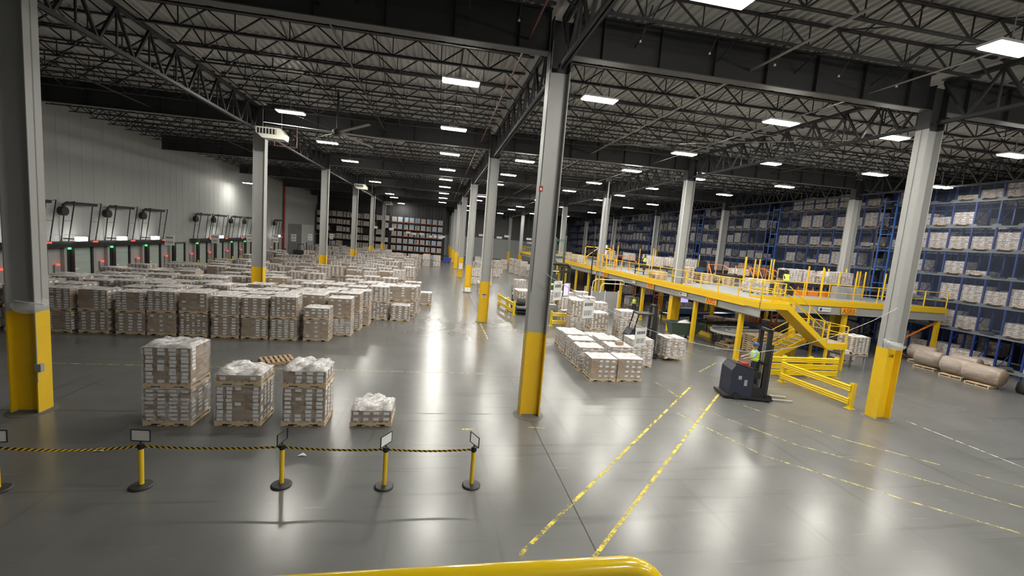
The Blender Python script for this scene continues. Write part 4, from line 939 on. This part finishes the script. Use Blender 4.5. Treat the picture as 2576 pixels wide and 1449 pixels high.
o = thing('motor_unit', 'dark motor and roller head at the end of the long conveyor', 'machine', (6.9, 33.8, 0)); obj('casing', MB().box(-.4, .1, -.4, .5, 0, .8, black).box(-.55, -.45, .9, 1.0, 0, 1.3, green), o); obj('beacon', MB().lathe([(.05, 1.3), (.05, 1.45), (.02, 1.5)], white, (-.5, .95, 0)), o); obj('drum', MB().tube([(-.3, -.45, .9), (.3, -.45, .9)], .3, dark, 12), o)
conveyor((23.9, 27.0, 0), (25.8, 32.4, 0), 1.0, .85, 'conveyor with dark belt running back under the mezzanine', blued, dark_top=True)
conveyor((24.6, 24.2, 0), (30.5, 27.0, 0), 1.2, .7, 'blue roller conveyor crossing under the mezzanine', blue)
conveyor((19.4, 33.0, 0), (30, 36.2, 0), 1.2, .7, 'blue roller conveyor further back under the mezzanine', blue)
conveyor((20.0, 45.0, 0), (31, 47.5, 0), 1.2, .7, 'blue roller conveyor far back under the mezzanine', blue)
cv = thing('curved_conveyor', 'curved white edged conveyor under the mezzanine corner', 'conveyor', (18.6, 25.4, 0), .1)
b = MB(); w2 = MB()
for (r0, r1, z0, z1, m_) in ((.75, 1.75, .80, .84, slabgrey), (1.72, 1.82, .76, .92, white), (.70, .77, .76, .92, white)):
    for k in range(14):
        a, c_ = math.pi/2+k*math.pi/14, math.pi/2+(k+1)*math.pi/14
        P = [(r*math.cos(t)+1.8, r*math.sin(t)*.8) for t in (a, c_) for r in (r0, r1)]
        (b if m_ is slabgrey else w2).poly([(*P[0], z1), (*P[1], z1), (*P[3], z1), (*P[2], z1)], m_).poly([(*P[0], z0), (*P[2], z0), (*P[3], z0), (*P[1], z0)], m_).poly([(*P[1], z0), (*P[3], z0), (*P[3], z1), (*P[1], z1)], m_)
for s in (-1, 1):
    yy = s*1.0; b.box(1.8, 4.2, yy-.42, yy+.42, .80, .84, slabgrey if s < 0 else black); w2.box(1.8, 4.2, yy-.48, yy-.42, .74, .92, white).box(1.8, 4.2, yy+.42, yy+.48, .74, .92, white)
obj('belt', b, cv); obj('side_guide', w2, cv)
for x, y in ((.1, 0), (.6, .8), (.6, -.8), (1.8, -1.3), (1.8, 1.3), (4.0, -1.3), (4.0, 1.3), (3, -.7)): obj('leg', MB().box(x-.03, x+.03, y-.03, y+.03, 0, .8, dark), cv)
tag(obj('parts_bin', MB().prism([(-.35, .55), (.35, .55), (.28, 0), (-.28, 0)], -.25, .25, bluebin), None, (22.2, 23.6, .0)), 'blue plastic bin beside the curved conveyor', 'bin')
tag(obj('carton', MB().box(-.22, .22, -.2, .2, 0, .35, card2), None, (21.3, 24.3, .0)), 'brown carton beside the blue bin under the mezzanine', 'box')
conveyor((20.2, 29.2, 0), (23.6, 30.0, 0), .8, .85, 'table height black belt line near the yellow curb', dark, dark_top=True)
p = thing('empty_pallet', 'pale empty pallets in a short pile on the black belt line', 'pallet', (21.6, 29.8, .87), .3, 'loose pallets under the mezzanine')
link('pallet', pal_me, p)
for n, (x, y, z, rz, lab) in enumerate(((21.6, 29.8, 1.01, .2, 'upper pale pallet of the pair on the black belt line'), (23.0, 29.9, .87, -.2, 'single pale pallet at the right of the black belt line'), (19.3, 24.9, 0, .3, 'pallet with brown cartons near the yellow post'),
        (22.6, 31.4, 0, .2, 'pallet lying on the floor behind the yellow curb'))):
    dup(p, (x, y, z), rz, lab)
for n, (x, y, z) in enumerate(((19.05, 24.9, .135), (19.5, 25.05, .135), (19.3, 24.75, .33))):
    tag(obj('carton', MB().box(-.23, .23, -.17, .17, 0, .19, card), None, (x, y, z), .3), ['left', 'right', 'top'][n]+' brown carton on the pallet near the yellow post', 'box', 'cartons near the yellow post')
w_ = MB(); R = random.Random(8)
for k in range(60):
    x, y, z, a = R.gauss(0, .55), R.gauss(0, .38), .01+.0012*k, R.uniform(0, 3.14); c_, s_ = math.cos(a)*.14, math.sin(a)*.14; w_.bar((x-c_, y-s_, z), (x+c_, y+s_, z+.01), .03, .012, wood)
tag(obj('wood_scrap', w_, None, (20.3, 28.4, 0)), 'heap of splintered pallet wood on the floor beside the curb', 'wood scraps', None, 'stuff')
# dark tilt cart with film
o = thing('tilt_cart', 'dark green plastic tilt cart full of waste film beside the yellow post', 'cart', (17.2, 27.0, 0), -.15)
b = MB(); P0 = [(-.8, -.42), (.75, -.42), (.75, .42), (-.8, .42)]; P1 = [(-1.0, -.52), (1.45, -.52), (1.45, .52), (-1.0, .52)]
for k in range(4): b.poly([(*P0[k], .2), (*P0[(k+1) % 4], .2), (*P1[(k+1) % 4], 1.05), (*P1[k], 1.05)], green)
b.poly([(*q, .2) for q in P0], green); 
for k in range(4): b.bar((*P1[k], 1.05), (*P1[(k+1) % 4], 1.05), .06, .05, green)
obj('tub', b, o)
for x, y in ((-.5, -.35), (-.5, .35), (.5, -.35), (.5, .35)): obj('wheel', MB().tube([(x, y-.03, .1), (x, y+.03, .1)], .1, black, 10), o)
b = MB(); b.smooth = True; R = random.Random(4)
b.lathe([(.7, .7), (.62, .95), (.4, 1.10), (.1, 1.18)], sheetm, seg=12); b.v = [(x+R.uniform(-.06, .06), y*.6+R.uniform(-.04, .04), z+R.uniform(-.05, .06)) for x, y, z in b.v]
tag(obj('waste_film', b, None, (17.3, 26.95, 0)), 'crumpled white waste film heaped in the dark tilt cart', 'waste film')
# wrapping machine: black portal with yellow cross bar
o = thing('wrapping_machine', 'tall black portal of a pallet wrapping machine with a yellow cross bar', 'machine', (10.6, 37.2, 0), .12)
obj('portal', MB().box(-1.45, -1.25, -.15, .15, 0, 3.7, black).box(1.25, 1.45, -.15, .15, 0, 3.7, black).tube([(-1.4, 0, 3.7), (-1.1, 0, 3.95), (0, 0, 4.0), (1.1, 0, 3.95), (1.4, 0, 3.7)], .14, black, 8).box(-1.45, -1.28, 1.6, 1.8, 0, 3.7, black).box(1.28, 1.45, 1.6, 1.8, 0, 3.7, black).box(-1.4, -1.3, 0, 1.7, 3.6, 3.75, black).box(1.3, 1.4, 0, 1.7, 3.6, 3.75, black), o)
obj('cross_bar', MB().tube([(-.8, -.2, 2.1), (.8, -.2, 2.1)], .11, gyel, 8), o); obj('name_bar', MB().box(-1.2, 1.2, -.1, .1, 3.2, 3.42, black).box(-.3, .3, -.12, -.1, 3.27, 3.36, white), o)
obj('film_carriage', MB().box(.3, .6, -.3, .1, 1.0, 2.2, black).tube([(.45, -.35, 1.1), (.45, -.35, 1.9)], .12, dark, 10), o); obj('side_panel', MB().box(-1.0, .9, 1.55, 1.6, .4, 2.9, green), o)
o = thing('mast_tower', 'grey green lifting mast rising behind the black wrapping machine', 'mast', (11.6, 42, 0), .1)
obj('mast', MB().box(-.18, .18, -.15, .15, 0, 6.4, green).box(-.9, -.8, -.1, .1, 0, 6.2, green).box(1.1, 1.25, -.1, .1, 0, 6.6, green).box(-.9, 1.25, -.06, .06, 6.1, 6.2, green).box(-.9, 1.25, -.06, .06, 4.4, 4.5, green).bar((-.7, 0, 3.6), (0, 0, 4.4), .06, .06, green).bar((.7, 0, 3.6), (0, 0, 4.4), .06, .06, green), o)
obj('back_panel', MB().box(-.75, -.22, .1, .14, 3.6, 4.4, steel).box(.22, .95, .1, .14, 3.6, 4.4, steel), o); obj('rail', MB().bar((-.9, -.15, 6.2), (1.2, -.15, 5.9), .05, .05, green), o)
# monitor stand
o = thing('monitor_stand', 'white frame stand holding a lilac lit screen beside the guard rail', 'monitor stand', (9.4, 29.6, 0), .5)
obj('frame', MB().bar((-.3, 0, 0), (-.3, 0, 2.2), .05, .05, white).bar((.25, 0, 0), (.25, 0, 3.0), .05, .05, white).bar((-.3, -.6, .05), (-.3, 0, 1.1), .04, .04, white).bar((.25, -.6, .05), (.25, 0, 1.1), .04, .04, white).bar((-.3, 0, .9), (.25, 0, .9), .04, .04, white).box(-.5, .25, -.35, .0, 1.05, 1.1, white), o)
s = obj('screen', MB().box(-.42, .14, -.06, .0, 2.05, 3.05, black), o); obj('display', MB().box(-.38, .10, -.065, -.06, 2.1, 3.0, screenm), s)
o = thing('control_cabinet', 'pale grey control cabinet behind the white screen stand', 'cabinet', (8.6, 31.0, 0)); obj('body', MB().box(-.5, .5, -.3, .3, 0, 1.2, steel), o); obj('handle', MB().box(.3, .34, -.33, -.3, .5, .8, black), o)
# panels left of the mezzanine
o = thing('machine_fence', 'grey panel fence with curved pipe tops before the mezzanine', 'fence', (12.9, 33.8, 0), .18)
obj('panel', MB().box(0, 2.6, -.02, .02, .2, 2.1, steel), o)
for k in range(3): obj('fence_post', MB().box(k*1.3-.03, k*1.3+.03, -.03, .03, 0, 2.2, white), o)
obj('pipe_hoop', MB().tube([(0, 0, 2.1), (.05, 0, 2.9), (.3, 0, 3.1), (2.9, 0, 3.1), (3.1, 0, 2.9)], .035, white, 8).tube([(.6, -.3, 2.0), (.65, -.3, 2.6), (.9, -.3, 2.8), (2.9, -.3, 2.8)], .035, white, 8), o)
for n, (x, y, h) in enumerate(((12.2, 32.5, 7.4), (13.2, 33.2, 11))): tag(obj('service_pole', MB().tube([(x, y, 0), (x, y, h)], .05, steel if n else black, 8)), ['slim black pole before the mezzanine edge', 'slim grey service pole rising to the roof before the mezzanine'][n], 'pole')
# equipment on top of the mezzanine
for n, (x, y, k, lab) in enumerate(((19.1, 34.6, 4, 'low pallet pile on the mezzanine beside the rear railing'), (19.3, 31.1, 9, 'tall pale pallet pile on the mezzanine beyond the railing'), (18.2, 33.0, 3, 'small pallet pile beside the railing on the mezzanine'), (21.2, 31.4, 6, 'middle pallet pile on the mezzanine'), (22.8, 30.9, 5, 'right pallet pile on the mezzanine'))):
    for q in range(k):
        tt_ = dup(p, (x+.02*math.sin(q*2), y, DZ+q*.137), .1+.02*(q % 3), '%s, %s pallet up' % (lab, ORD[q]), 'pallet piles on the mezzanine')
for n, (x, y, z, k, lab) in enumerate(((21.6, 23.6, 0, 9, 'pallet pile on the floor behind the staircase'), (20.2, 23.5, 0, 8, 'left pallet pile on the floor behind the staircase'),)):
    for q in range(k): dup(p, (x, y, q*.137), 1.57 if n else .05, '%s, %s pallet up' % (lab, ORD[q]), 'pallet piles behind the staircase')
load(11, (21.2, 25.4, DZ), .1, 'white film load on the mezzanine above the stair head', 'loads on the mezzanine')
load(12, (22.0, 26.6, DZ), .1, 'short load behind the one above the stair head on the mezzanine', 'loads on the mezzanine')
conveyor((24.4, 27.0, DZ), (31.0, 27.9, DZ), 1.2, .8, 'loaded blue conveyor on the mezzanine near its front railing', navy, group='mezzanine conveyors')
for k in range(5): load([5, 5, 10, 5, 11][k] if k != 2 else 6, (25.2+1.28*k, 27.1+.17*k, DZ+.82), .14, 'wrapped load on the loaded mezzanine conveyor, %s from the left' % ORD[k], 'loads on the mezzanine conveyor')
for k in range(4): tag(obj('drive_box', MB().box(-.5, .5, -.05, .3, 0, .35, orange), None, (25.2+1.3*k, 26.05+.18*k, DZ), .14), 'orange drive box under the loaded mezzanine conveyor, %s from the left' % ORD[k], 'drive box', 'orange drive boxes')
for k, x in enumerate((28.0, 29.2)): o = thing('control_cabinet', ['left', 'right'][k]+' pale cabinet on the mezzanine below the wrapped loads', 'cabinet', (x, 25.6, DZ)); obj('body', MB().box(-.42, .42, -.25, .25, 0, .85, steel), o); obj('door_seam', MB().box(-.01, .01, -.26, -.25, .05, .8, grey), o)
conveyor((18.7, 37.5, DZ), (32, 40.5, DZ), 1.2, .8, 'dark conveyor across the mezzanine behind the pallet piles', dark, group='mezzanine conveyors', dark_top=True)
conveyor((23.2, 31.8, DZ), (33, 33.8, DZ), 1.1, .8, 'black belt conveyor in the middle of the mezzanine', dark, group='mezzanine conveyors', dark_top=True)
conveyor((19, 50, DZ), (32.5, 53, DZ), 1.2, .8, 'far conveyor on the mezzanine', navy, group='mezzanine conveyors')
for k, (x, y) in enumerate(((20.5, 38), (22.5, 38.4), (24.6, 38.9), (21, 50.5), (24, 51.2), (27, 51.8), (18.8, 55), (18.9, 57), (19.0, 61.5), (25, 32.2))): load([5, 11, 5, 8, 11, 5, 5, 5, 8, 12][k], (x, y, DZ if 54 < y else DZ+.82), .2, 'wrapped load further back on the mezzanine, %s going away' % ORD[[1, 2, 3, 4, 5, 6, 7, 8, 9, 0][k]], 'far loads on the mezzanine', low=True)
R = random.Random(21)
for k, (x, y, h) in enumerate(((24.9, 25.2, 2.1), (25.4, 24.5, 2.0), (27.2, 26.3, 2.1), (28.5, 26.2, 1.9), (29.3, 27.9, 2.0), (30.2, 26.4, 2.0), (31.0, 28.0, 2.1), (31.5, 26.9, 2.0), (32.4, 28.1, 2.0), (32.7, 26.4, 2.0), (23.5, 29.6, 2.4), (24.2, 30.4, 2.4), (24.6, 29.9, 2.3), (26, 31.1, 2.3), (26.8, 30.8, 2.4), (27.3, 31.1, 2.4), (19.5, 36.6, 2.5), (21.4, 39.7, 2.4), (18.9, 44.5, 2.6), (20.7, 47.2, 2.6), (22.6, 45.5, 2.4), (24.6, 41.6, 2.4), (26.1, 43.5, 2.4), (28.0, 42.4, 2.3))):
    tag(obj('guide_post', MB().box(-.035, .035, -.035, .035, 0, h, asrs_y if k % 4 == 0 else ryel), None, (x, y, DZ)), 'slim yellow post on the mezzanine, %s of the many there' % ordn(k), 'post', 'yellow posts on the mezzanine')
for k, (x, y) in enumerate(((24.6, 34.6), (27.4, 31.9), (27.6, 33.2), (30.2, 30.6), (22.6, 41.4), (19.6, 43.3), (28.5, 36.2))):
    o = thing('orange_frame', 'orange tubular guide frame on the mezzanine, %s of several' % ORD[k], 'frame', (x, y, DZ), .2, 'orange frames on the mezzanine')
    obj('tube_frame', MB().tube([(-.9, 0, 0), (-.9, 0, 1.5), (.9, 0, 1.5), (.9, 0, 0)], .04, orange, 6).tube([(-.9, 0, 1.5), (-1.3, -.8, .7)], .04, orange, 6).tube([(.9, 0, 1.5), (1.3, -.8, .9)], .04, orange, 6).tube([(0, 0, 0), (0, 0, 1.5)], .035, orange, 6), o)
for k, (x, y) in enumerate(((24.4, 36.5), (23.3, 25.65))):
    o = thing('work_desk', ['dark blue work desk with a black screen on the mezzanine', 'work desk with a brown front board beside the worker on the mezzanine'][k], 'desk', (x, y, DZ)); obj('desk_top', MB().box(-1, .8, -.4, .4, .85, .92, blued), o); obj('front_board', MB().box(-.75, .0, -.44, -.4, 0, 1.15, blued if k == 0 else card2), o); obj('leg', MB().box(-.95, -.9, -.35, .35, 0, .85, dark), o); obj('leg', MB().box(.7, .75, -.35, .35, 0, .85, dark), o); s = obj('screen', MB().box(-.1, .7, .2, .25, 1.1, 1.7, black).box(.25, .35, .2, .25, .92, 1.1, black), o)
o = thing('work_desk', 'blue work bench with a lilac screen under the mezzanine', 'desk', (20.6, 32.6, 0)); obj('desk_top', MB().box(-1, 1.1, -.5, .5, .85, 1.3, blued), o); s = obj('screen', MB().box(-.3, .5, .1, .16, 1.7, 2.3, black), o); obj('display', MB().box(-.26, .46, .09, .10, 1.74, 2.26, screenm), s); obj('leg', MB().box(-.95, -.9, -.4, .4, 0, .85, dark), o); obj('leg', MB().box(1.0, 1.05, -.4, .4, 0, .85, dark), o)
o = thing('work_desk', 'white screen post on the far mezzanine', 'desk', (18.6, 46.5, DZ)); s = obj('screen', MB().box(-.4, .4, .0, .06, 1.4, 2.0, white).box(-.35, .35, -.01, 0, 1.45, 1.95, screenm).box(-.04, .04, 0, .06, 0, 1.4, dark), o); obj('shade', MB().box(-.4, .4, -.2, .1, 2.2, 2.5, white), o)
# machinery under the mezzanine: posts, frames, loads
for k, (x, y) in enumerate(((24.8, 29.5), (25.6, 30.2), (26.4, 29.2), (23.0, 34.5), (21.3, 37.6), (25.1, 25.9), (19.4, 44), (21.2, 43), (23.4, 42.2))):
    o = thing('orange_frame', 'orange upright frame under the mezzanine, %s of several there' % ORD[k], 'frame', (x, y, 0), .2*k, 'orange frames under the mezzanine')
    obj('tube_frame', MB().box(-.5, -.42, -.04, .04, 0, 2.2, asrs_y if k % 2 else orange).box(.42, .5, -.04, .04, 0, 2.2, orange).box(-.5, .5, -.04, .04, 1.5, 1.58, orange).box(-.5, .5, -.04, .04, .9, .97, orange).bar((-.45, 0, 1.5), (.45, 0, .95), .04, .04, orange), o)
for k, (x, y, z, v) in enumerate(((25.0, 30.6, .75, 5), (27.3, 30.4, .0, 11), (28.6, 30.7, 0, 11), (30.5, 30.9, 0, 5), (26.3, 26.0, .72, 8), (27.8, 26.6, .72, 8), (28.2, 24.2, 0, 11), (23.4, 38.6, 0, 5), (25.2, 39.4, 0, 11), (20.3, 41.5, 0, 5), (21.8, 46, .72, 5), (24.5, 46.6, .72, 11), (18.5, 49, 0, 5))):
    load(v, (x, y, z), .1, 'wrapped load in the shade under the mezzanine, %s of those there counted going away' % ORD[k], 'loads under the mezzanine', low=k > 6)
o = thing('work_table', 'grey table stacked with flat cartons right of the staircase', 'table', (24.0, 20.8, 0)); obj('table_top', MB().box(-.9, .9, -.5, .5, .75, .85, steel), o)
for x in (-.8, .8):
    for y in (-.4, .4): obj('leg', MB().box(x-.04, x+.04, y-.04, y+.04, 0, .75, steel), o)
load(2, (24.3, 20.8, .85), .1, 'banded carton load on the grey table right of the staircase', 'loads right of the staircase')
tag(obj('paper_box', MB().box(-.3, .3, -.25, .25, 0, .22, white), None, (23.35, 20.6, .85)), 'white box on the left end of the grey table', 'box')
load(5, (25.6, 22.6, 0), .1, 'wrapped load on the floor under the front mezzanine edge', 'loads right of the staircase')
# ---------------------------------------------------------------- reach trucks
def reach_truck(loc, rz, lab, mast=3.2, roof=True):
    t = thing('reach_truck', lab, 'forklift', loc, rz)
    obj('body', MB().prism([(-.85, .12), (.05, .12), (.05, 1.25), (-.70, 1.45), (-.85, 1.2)], -.5, .5, navy), t)
    obj('data_plate', MB().box(-.55, -.42, -.51, -.5, .85, 1.0, steel).box(-.3, -.18, -.51, -.5, .6, .85, steel), t)
    obj('body_cap', MB().prism([(-.72, 1.45), (.05, 1.25), (.05, 1.32), (-.68, 1.52)], -.45, .45, black).box(-.4, -.1, -.3, .1, 1.38, 1.5, red), t)
    obj('floor_plate', MB().box(-1.05, .9, -.55, .55, .06, .14, black), t)
    obj('mast', MB().box(.45, .60, -.42, -.28, .1, mast, black).box(.45, .60, .28, .42, .1, mast, black).box(.45, .58, -.42, .42, mast-.12, mast, black).box(.45, .58, -.42, .42, 1.5, 1.6, black).box(.62, .72, -.4, -.3, .1, mast*.8, dark).box(.62, .72, .3, .4, .1, mast*.8, dark).box(.48, .56, -.04, .04, .3, mast*.8, steel), t)
    if roof: obj('overhead_guard', MB().bar((-.6, -.42, 1.4), (-.4, -.42, 2.35), .06, .06, black).bar((-.6, .42, 1.4), (-.4, .42, 2.35), .06, .06, black).box(-.45, .6, -.45, .45, 2.35, 2.42, black), t)
    obj('console', MB().box(.05, .4, -.35, .3, .9, 1.2, black).tube([(.2, -.1, 1.2), (.2, -.1, 1.3)], .14, black, 12), t)
    obj('operator_step', MB().box(.05, .44, -.45, .48, .14, .55, black), t)
    for y in (-.25, .25): obj('fork', MB().box(.72, 1.85, y-.05, y+.05, .05, .09, steel), t)
    for x, y in ((-.55, -.5), (-.55, .5), (.75, -.42), (.75, .42)): obj('wheel', MB().tube([(x, y-.06, .15), (x, y+.06, .15)], .15, black, 14), t)
    return t
reach_truck((11.35, 21.6, 0), -.12, 'dark reach truck carrying a wrapped load, beside the right hand cluster', 2.9)
reach_truck((13.2, 15.6, 0), -.25, 'dark reach truck with a standing operator left of the triple guard rail', 3.0, False)
o = thing('forklift', 'tiny dark forklift parked far away by the left wall', 'forklift', (-22, 76, 0), .3)
obj('body', MB().box(-1.2, .6, -.55, .55, .2, 1.2, black), o); obj('overhead_guard', MB().bar((-.6, -.5, 1.2), (-.4, -.5, 2.2), .07, .07, black).bar((.5, -.5, 1.2), (.3, -.5, 2.2), .07, .07, black).bar((-.6, .5, 1.2), (-.4, .5, 2.2), .07, .07, black).bar((.5, .5, 1.2), (.3, .5, 2.2), .07, .07, black).box(-.5, .4, -.5, .5, 2.2, 2.27, black), o); obj('mast', MB().box(.7, .82, -.4, -.3, .1, 2.6, black).box(.7, .82, .3, .4, .1, 2.6, black).box(.7, .82, -.4, .4, 2.5, 2.6, black), o)
for x in (-.8, .4): obj('wheel', MB().tube([(x, -.6, .25), (x, .6, .25)], .25, rubber, 12), o)
guardrail((-19.5, 84), (-15.5, 84), 'far orange yellow guard rail before the shaded back racks')
# ---------------------------------------------------------------- people
def person(loc, rz, lab, J, vest=True, shirt=shirtk, sk=skin, cap=None, scale=1.0):
    """J: joint positions (x right, y forward, z up) that override the standing pose."""
    D = dict(pelvis=(0, 0, .95), waist=(0, 0, 1.08), chest=(0, .01, 1.30), neck=(0, .01, 1.47), head0=(0, .02, 1.56), head1=(0, .02, 1.66), top=(0, .01, 1.75),
             shl=(-.17, 0, 1.41), ell=(-.24, -.02, 1.14), wrl=(-.25, .12, .92), shr=(.17, 0, 1.41), elr=(.24, -.02, 1.14), wrr=(.25, .12, .92),
             hpl=(-.10, 0, .90), knl=(-.11, .03, .50), anl=(-.11, -.01, .09), tol=(-.12, .15, .04), hpr=(.10, 0, .90), knr=(.11, .03, .50), anr=(.11, -.01, .09), tor=(.12, .15, .04))
    D.update(J); RD = dict(pelvis=.145, waist=.13, chest=.155, neck=.06, head0=.075, head1=.098, top=.06, shl=.07, ell=.047, wrl=.032, hpl=.095, knl=.065, anl=.045, tol=.045)
    names = list(D); E_ = [('pelvis', 'waist'), ('waist', 'chest'), ('chest', 'neck'), ('neck', 'head0'), ('head0', 'head1'), ('head1', 'top')]
    for s in 'lr': E_ += [('chest', 'sh'+s), ('sh'+s, 'el'+s), ('el'+s, 'wr'+s), ('pelvis', 'hp'+s), ('hp'+s, 'kn'+s), ('kn'+s, 'an'+s), ('an'+s, 'to'+s)]
    vs = [D[n] for n in names]; rad = [RD.get(n, RD.get(n[:-1]+'l', .05)) for n in names]; es = [(names.index(a), names.index(b)) for a, b in E_]
    for s in 'lr':   # hands: palm and five fingers
        w0 = Vector(D['wr'+s]); d = (w0-Vector(D['el'+s])).normalized(); side = d.cross(Vector((0, 0, 1)));
        side = side.normalized() if side.length > .1 else Vector((1, 0, 0)); bend = d.cross(side).normalized()*(.35)
        pi = len(vs); vs.append(tuple(w0+d*.055)); rad.append(.033); es.append((names.index('wr'+s), pi))
        for k, (o_, ln) in enumerate(((-.030, .060), (-.010, .075), (.010, .078), (.030, .066))):
            b0 = w0+d*.085+side*o_; b1 = b0+d*ln*.5+bend*ln*.3; b2 = b1+d*ln*.35+bend*ln*.9; q = len(vs)
            vs += [tuple(b0), tuple(b1), tuple(b2)]; rad += [.0105, .009, .008]; es += [(pi, q), (q, q+1), (q+1, q+2)]
        q = len(vs); t0 = w0+d*.04-side*.04; vs += [tuple(t0), tuple(t0+d*.03-side*.03+bend*.04)]; rad += [.012, .010]; es += [(pi, q), (q, q+1)]
    me = bpy.data.meshes.new('person'); me.from_pydata(vs, es, []); me.update(); ob = bpy.data.objects.new('person', me); C.objects.link(ob)
    sm = ob.modifiers.new('skin', 'SKIN'); sm.use_smooth_shade = True
    for k, v in enumerate(me.skin_vertices[0].data): v.radius = (rad[k]*1.0, rad[k]*(.78 if names[k:k+1] and names[k] in ('chest', 'waist', 'pelvis') else 1)); v.use_root = (k == 0)
    ss = ob.modifiers.new('sub', 'SUBSURF'); ss.levels = 2; ss.render_levels = 2
    dg = bpy.context.evaluated_depsgraph_get(); m2 = bpy.data.meshes.new_from_object(ob.evaluated_get(dg)); bpy.data.objects.remove(ob)
    m2.materials.clear()
    for mm in (sk, shirt, trou, black): m2.materials.append(mm)
    segs = []
    for a, b_ in es:
        na = names[a] if a < len(names) else 'hand'; nb2 = names[b_] if b_ < len(names) else 'hand'
        if 'hand' in (na, nb2): k = 0
        elif 'head' in nb2 or nb2 in ('top', 'neck'): k = 0 if nb2 != 'neck' else 1
        elif nb2[:2] in ('kn', 'an') or nb2[:2] == 'hp': k = 2
        elif nb2[:2] == 'to': k = 3
        elif nb2[:2] == 'wr': k = 0
        else: k = 1
        segs.append((Vector(vs[a]), Vector(vs[b_]), k))
    for pg in m2.polygons:
        c_ = pg.center; best = (9, 1)
        for a, b_, k in segs:
            ab = b_-a; tt = max(0, min(1, (c_-a).dot(ab)/max(1e-6, ab.length_squared))); dd = (c_-(a+ab*tt)).length
            if dd < best[0]: best = (dd, k)
        pg.material_index = best[1]; pg.use_smooth = True
    m2.name = 'person'; o = link('person', m2, None, loc, rz); o.scale = (scale,)*3; tag(o, lab, 'person', 'workers in safety vests')
    h0 = Vector(D['head1']); 
    f_ = MB(); f_.smooth = True
    f_.lathe([(.012, 0), (.02, .02), (.012, .05), (.004, .06)], sk, (h0.x, h0.y+.10, h0.z-.045), 8)
    for s in (-1, 1): f_.tube([(h0.x+s*.095, h0.y-.01, h0.z-.03), (h0.x+s*.105, h0.y-.015, h0.z+.02)], .014, sk, 6)
    obj('nose_and_ears', f_, o)
    e_ = MB()
    for s in (-1, 1): e_.box(h0.x+s*.035-.012, h0.x+s*.035+.012, h0.y+.088, h0.y+.10, h0.z-.002, h0.z+.010, black)
    e_.box(h0.x-.022, h0.x+.022, h0.y+.088, h0.y+.098, h0.z-.062, h0.z-.055, red); obj('eyes_and_mouth', e_, o)
    hm_ = MB(); hm_.smooth = True; hm_.lathe([(.108, -.02), (.112, .03), (.095, .085), (.05, .115), (.01, .12)], cap or hairm, (h0.x, h0.y-.012, h0.z+.01), 14)
    if cap: hm_.box(h0.x-.06, h0.x+.06, h0.y+.06, h0.y+.19, h0.z+.03, h0.z+.042, cap)
    obj('cap' if cap else 'hair', hm_, o)
    if vest:
        w0, c0 = Vector(D['waist'])-Vector((0, 0, .06)), Vector(D['chest']); v_ = MB(); v_.smooth = True; seg = 20; n0 = 0; rings = [(w0, .185, .145), ((w0*.6+c0*.4), .18, .145), (c0, .20, .155), (c0+Vector((0, 0, .09)), .19, .13), (c0+Vector((0, 0, .14)), .11, .10)]
        for c_, a, b_ in rings:
            for j_ in range(seg): tt = 2*math.pi*j_/seg; v_.v.append((c_.x+a*math.cos(tt), c_.y+b_*math.sin(tt), c_.z))
        kv, ks = v_.mi(vestm), v_.mi(white)
        for i in range(len(rings)-1):
            for j_ in range(seg): a = i*seg+j_; b_ = i*seg+(j_+1) % seg; v_.f.append((a, b_, b_+seg, a+seg)); v_.m.append(kv)
        obj('safety_vest', v_, o); m_ = w0*.7+c0*.3
        tp = MB(); tp.tube([(m_.x+.193*math.cos(t), m_.y+.158*math.sin(t), m_.z) for t in [2*math.pi*k/20 for k in range(21)]], .014, white, 4, False)
        for s in (-1, 1): tp.tube([(s*.09+m_.x, m_.y+.15, m_.z), (s*.10+c0.x, c0.y+.13, c0.z+.08), (s*.11+c0.x, c0.y, c0.z+.16), (s*.10+c0.x, c0.y-.13, c0.z+.08), (s*.09+m_.x, m_.y-.15, m_.z)], .012, white, 4, False)
        obj('reflective_tape', tp, o)
    return o
reach = dict(elr=(.24, .16, 1.18), wrr=(.17, .38, 1.12), ell=(-.24, .14, 1.18), wrl=(-.16, .38, 1.10))
lean = dict(waist=(0, .05, 1.06), chest=(0, .16, 1.26), neck=(0, .24, 1.40), head0=(0, .28, 1.48), head1=(0, .31, 1.57), top=(0, .32, 1.66), shl=(-.17, .18, 1.36), shr=(.17, .18, 1.36), elr=(.25, .34, 1.14), wrr=(.18, .55, 1.02), ell=(-.25, .32, 1.14), wrl=(-.18, .55, 1.02), knl=(-.12, .08, .50), anl=(-.12, -.12, .09), tol=(-.12, .04, .04))
person((22.9, 24.75, DZ), -.35, 'person in a yellow vest leaning over the desk on the mezzanine, seen from behind', lean, sk=skin2, scale=1.04)
person((22.3, 43.5, DZ), .2, 'small far person in a yellow vest with raised hands on the mezzanine', reach, sk=skin2)
person((11.95, 35.2, 0), .6, 'person in a yellow vest working in front of the black wrapping machine', reach, sk=skin2)
person((13.48, 15.62, .56), 1.2, 'person with a blue cap and yellow vest standing on the reach truck', reach, shirt=shirtb, cap=capb)
person((17.6, 35.4, 0), 2.6, 'person in a yellow vest under the mezzanine behind the fence', {}, shirt=shirtk)
